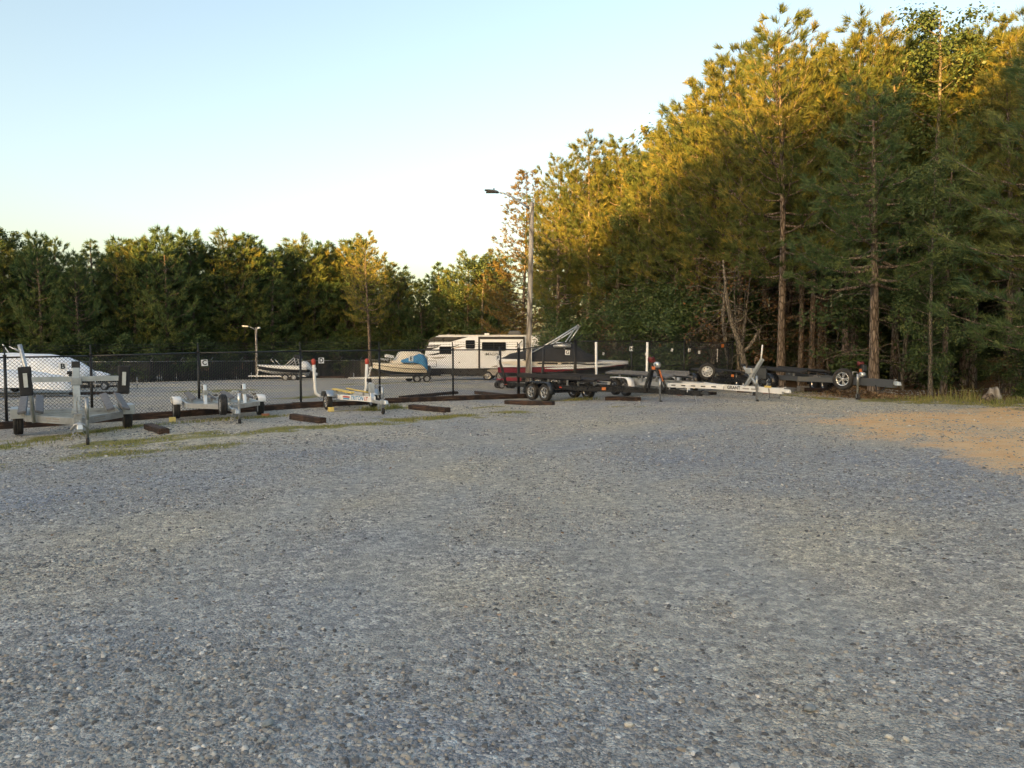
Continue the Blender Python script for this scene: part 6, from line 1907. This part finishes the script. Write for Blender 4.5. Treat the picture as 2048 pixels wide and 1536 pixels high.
def tall_grass():
    rng = np.random.default_rng(19)
    specs = [(1925, 800, 0.7, 90, 0.45), (1895, 803, 1.2, 240, 0.20), (1965, 806, 0.9, 200, 0.15), (2040, 806, 0.9, 260, 0.22), (1850, 799, 0.8, 160, 0.15), (745, 821, 0.4, 200, 0.16), (790, 817, 0.35, 160, 0.18), (1160, 800, 0.6, 300, 0.12)] + [(q, 786 + (q - 1600) * 0.055, 0.8, 45, rng.uniform(0.05, 0.13)) for q in range(1600, 2080, 40)] + [(q, 897 - q * 0.155, 0.5, 70, 0.09) for q in range(0, 300, 50)] + [(q, 848 - (q - 340) * 0.07, 0.4, 60, 0.08) for q in range(350, 600, 45)]
    Vs, T, var = [], [], []
    for px, py, r, n, h in specs:
        c = G(px, py)
        x = c.x + rng.normal(0, r * 0.5, n); y = c.y + rng.normal(0, r * 0.35, n); z = gz(x, y)
        hh = h * rng.uniform(0.4, 1.1, n); a = rng.uniform(0, 6.28, n); w = rng.uniform(0.005, 0.012, n); ld = rng.uniform(0, 6.28, n); le = hh * rng.uniform(0.1, 0.7, n)
        b0 = np.stack([x - w * np.cos(a), y - w * np.sin(a), z - 0.02], 1); b1 = np.stack([x + w * np.cos(a), y + w * np.sin(a), z - 0.02], 1)
        m0 = np.stack([x - w * .7 * np.cos(a) + le * .35 * np.cos(ld), y - w * .7 * np.sin(a) + le * .35 * np.sin(ld), z + hh * 0.6], 1); m1 = m0 + np.stack([1.4 * w * np.cos(a), 1.4 * w * np.sin(a), 0 * w], 1)
        t = np.stack([x + le * np.cos(ld), y + le * np.sin(ld), z + hh], 1)
        b = sum(len(v) for v in Vs)
        V = np.stack([b0, b1, m1, m0, t], 1).reshape(-1, 3); Vs.append(V)
        i = b + np.arange(n)[:, None] * 5
        T.append(np.concatenate([i + [[0, 1, 2]], i + [[0, 2, 3]], i + [[3, 2, 4]]])); var.append(np.repeat(rng.random(n), 5))
    o = link('weeds', tri_mesh('weeds', np.concatenate(Vs), np.concatenate(T), M['grass'], {'var': np.concatenate(var)}))
    tag(o, 'tall green weeds and grass along the wood edge', kind='stuff')


tall_grass()


# single stones and leaves that stand out on the near gravel
def near_stone(px, py, s, label, seed, col):
    rng = random.Random(seed); rings = []
    for j, (f, k) in enumerate(((0.75, 0.0), (1.0, 0.25), (0.9, 0.6), (0.5, 0.95))):
        rings.append([Vector((f * s * math.cos(6.283 * q / 9) * rng.uniform(0.85, 1.15), f * s * 0.7 * math.sin(6.283 * q / 9) * rng.uniform(0.85, 1.15), k * s * 0.8)) for q in range(9)])
    o = MB().loft(rings, close=True, smooth=True).build('stone', M[col])
    o.location = G(px, py); o.rotation_euler = (0, 0, rng.uniform(0, 6))
    tag(o, label, 'stone', 'pale stones on the near gravel')


M['pale_stone'] = simple('pale_quartz', (0.62, 0.58, 0.50), 0.85, 0, 0.2, 40, 0.3)
M['slate_stone'] = simple('blue_grey_slate', (0.22, 0.25, 0.27), 0.8, 0, 0.25, 40, 0.3)
near_stone(1257, 1452, 0.024, 'largest cream pebble on the near gravel, right of centre', 1, 'pale_stone')
near_stone(1778, 1476, 0.020, 'left one of two cream pebbles near the bottom right corner', 2, 'pale_stone')
near_stone(1812, 1480, 0.019, 'right one of two cream pebbles near the bottom right corner', 3, 'pale_stone')
near_stone(1312, 1340, 0.022, 'cream pebble above and right of the largest one', 4, 'pale_stone')
near_stone(940, 1400, 0.028, 'rounded blue-grey pebble on the near gravel at centre', 5, 'slate_stone')
near_stone(1620, 1420, 0.034, 'big blue-grey stone on the near gravel at right', 6, 'slate_stone')
near_stone(536, 1450, 0.034, 'big blue-grey stone on the near gravel at lower left', 7, 'slate_stone')


def fallen_leaves():
    rng = np.random.default_rng(33); n = 70
    y = rng.uniform(3.2, 13, n); x = rng.uniform(-0.7, 0.7, n) * y
    z = gz(x, y) + 0.035
    nr = unit(np.array([0, 0, 1.0]) + rng.normal(0, 0.25, (n, 3)))
    o = link('fallen_leaves', leaf_cards('fallen_leaves', np.stack([x, y, z], 1), nr, rng.uniform(0.03, 0.06, n), rng.uniform(0.4, 1, n), M['leaves_brown'], rng))
    tag(o, 'scattered dry brown leaves and bits on the gravel', kind='stuff')


fallen_leaves()
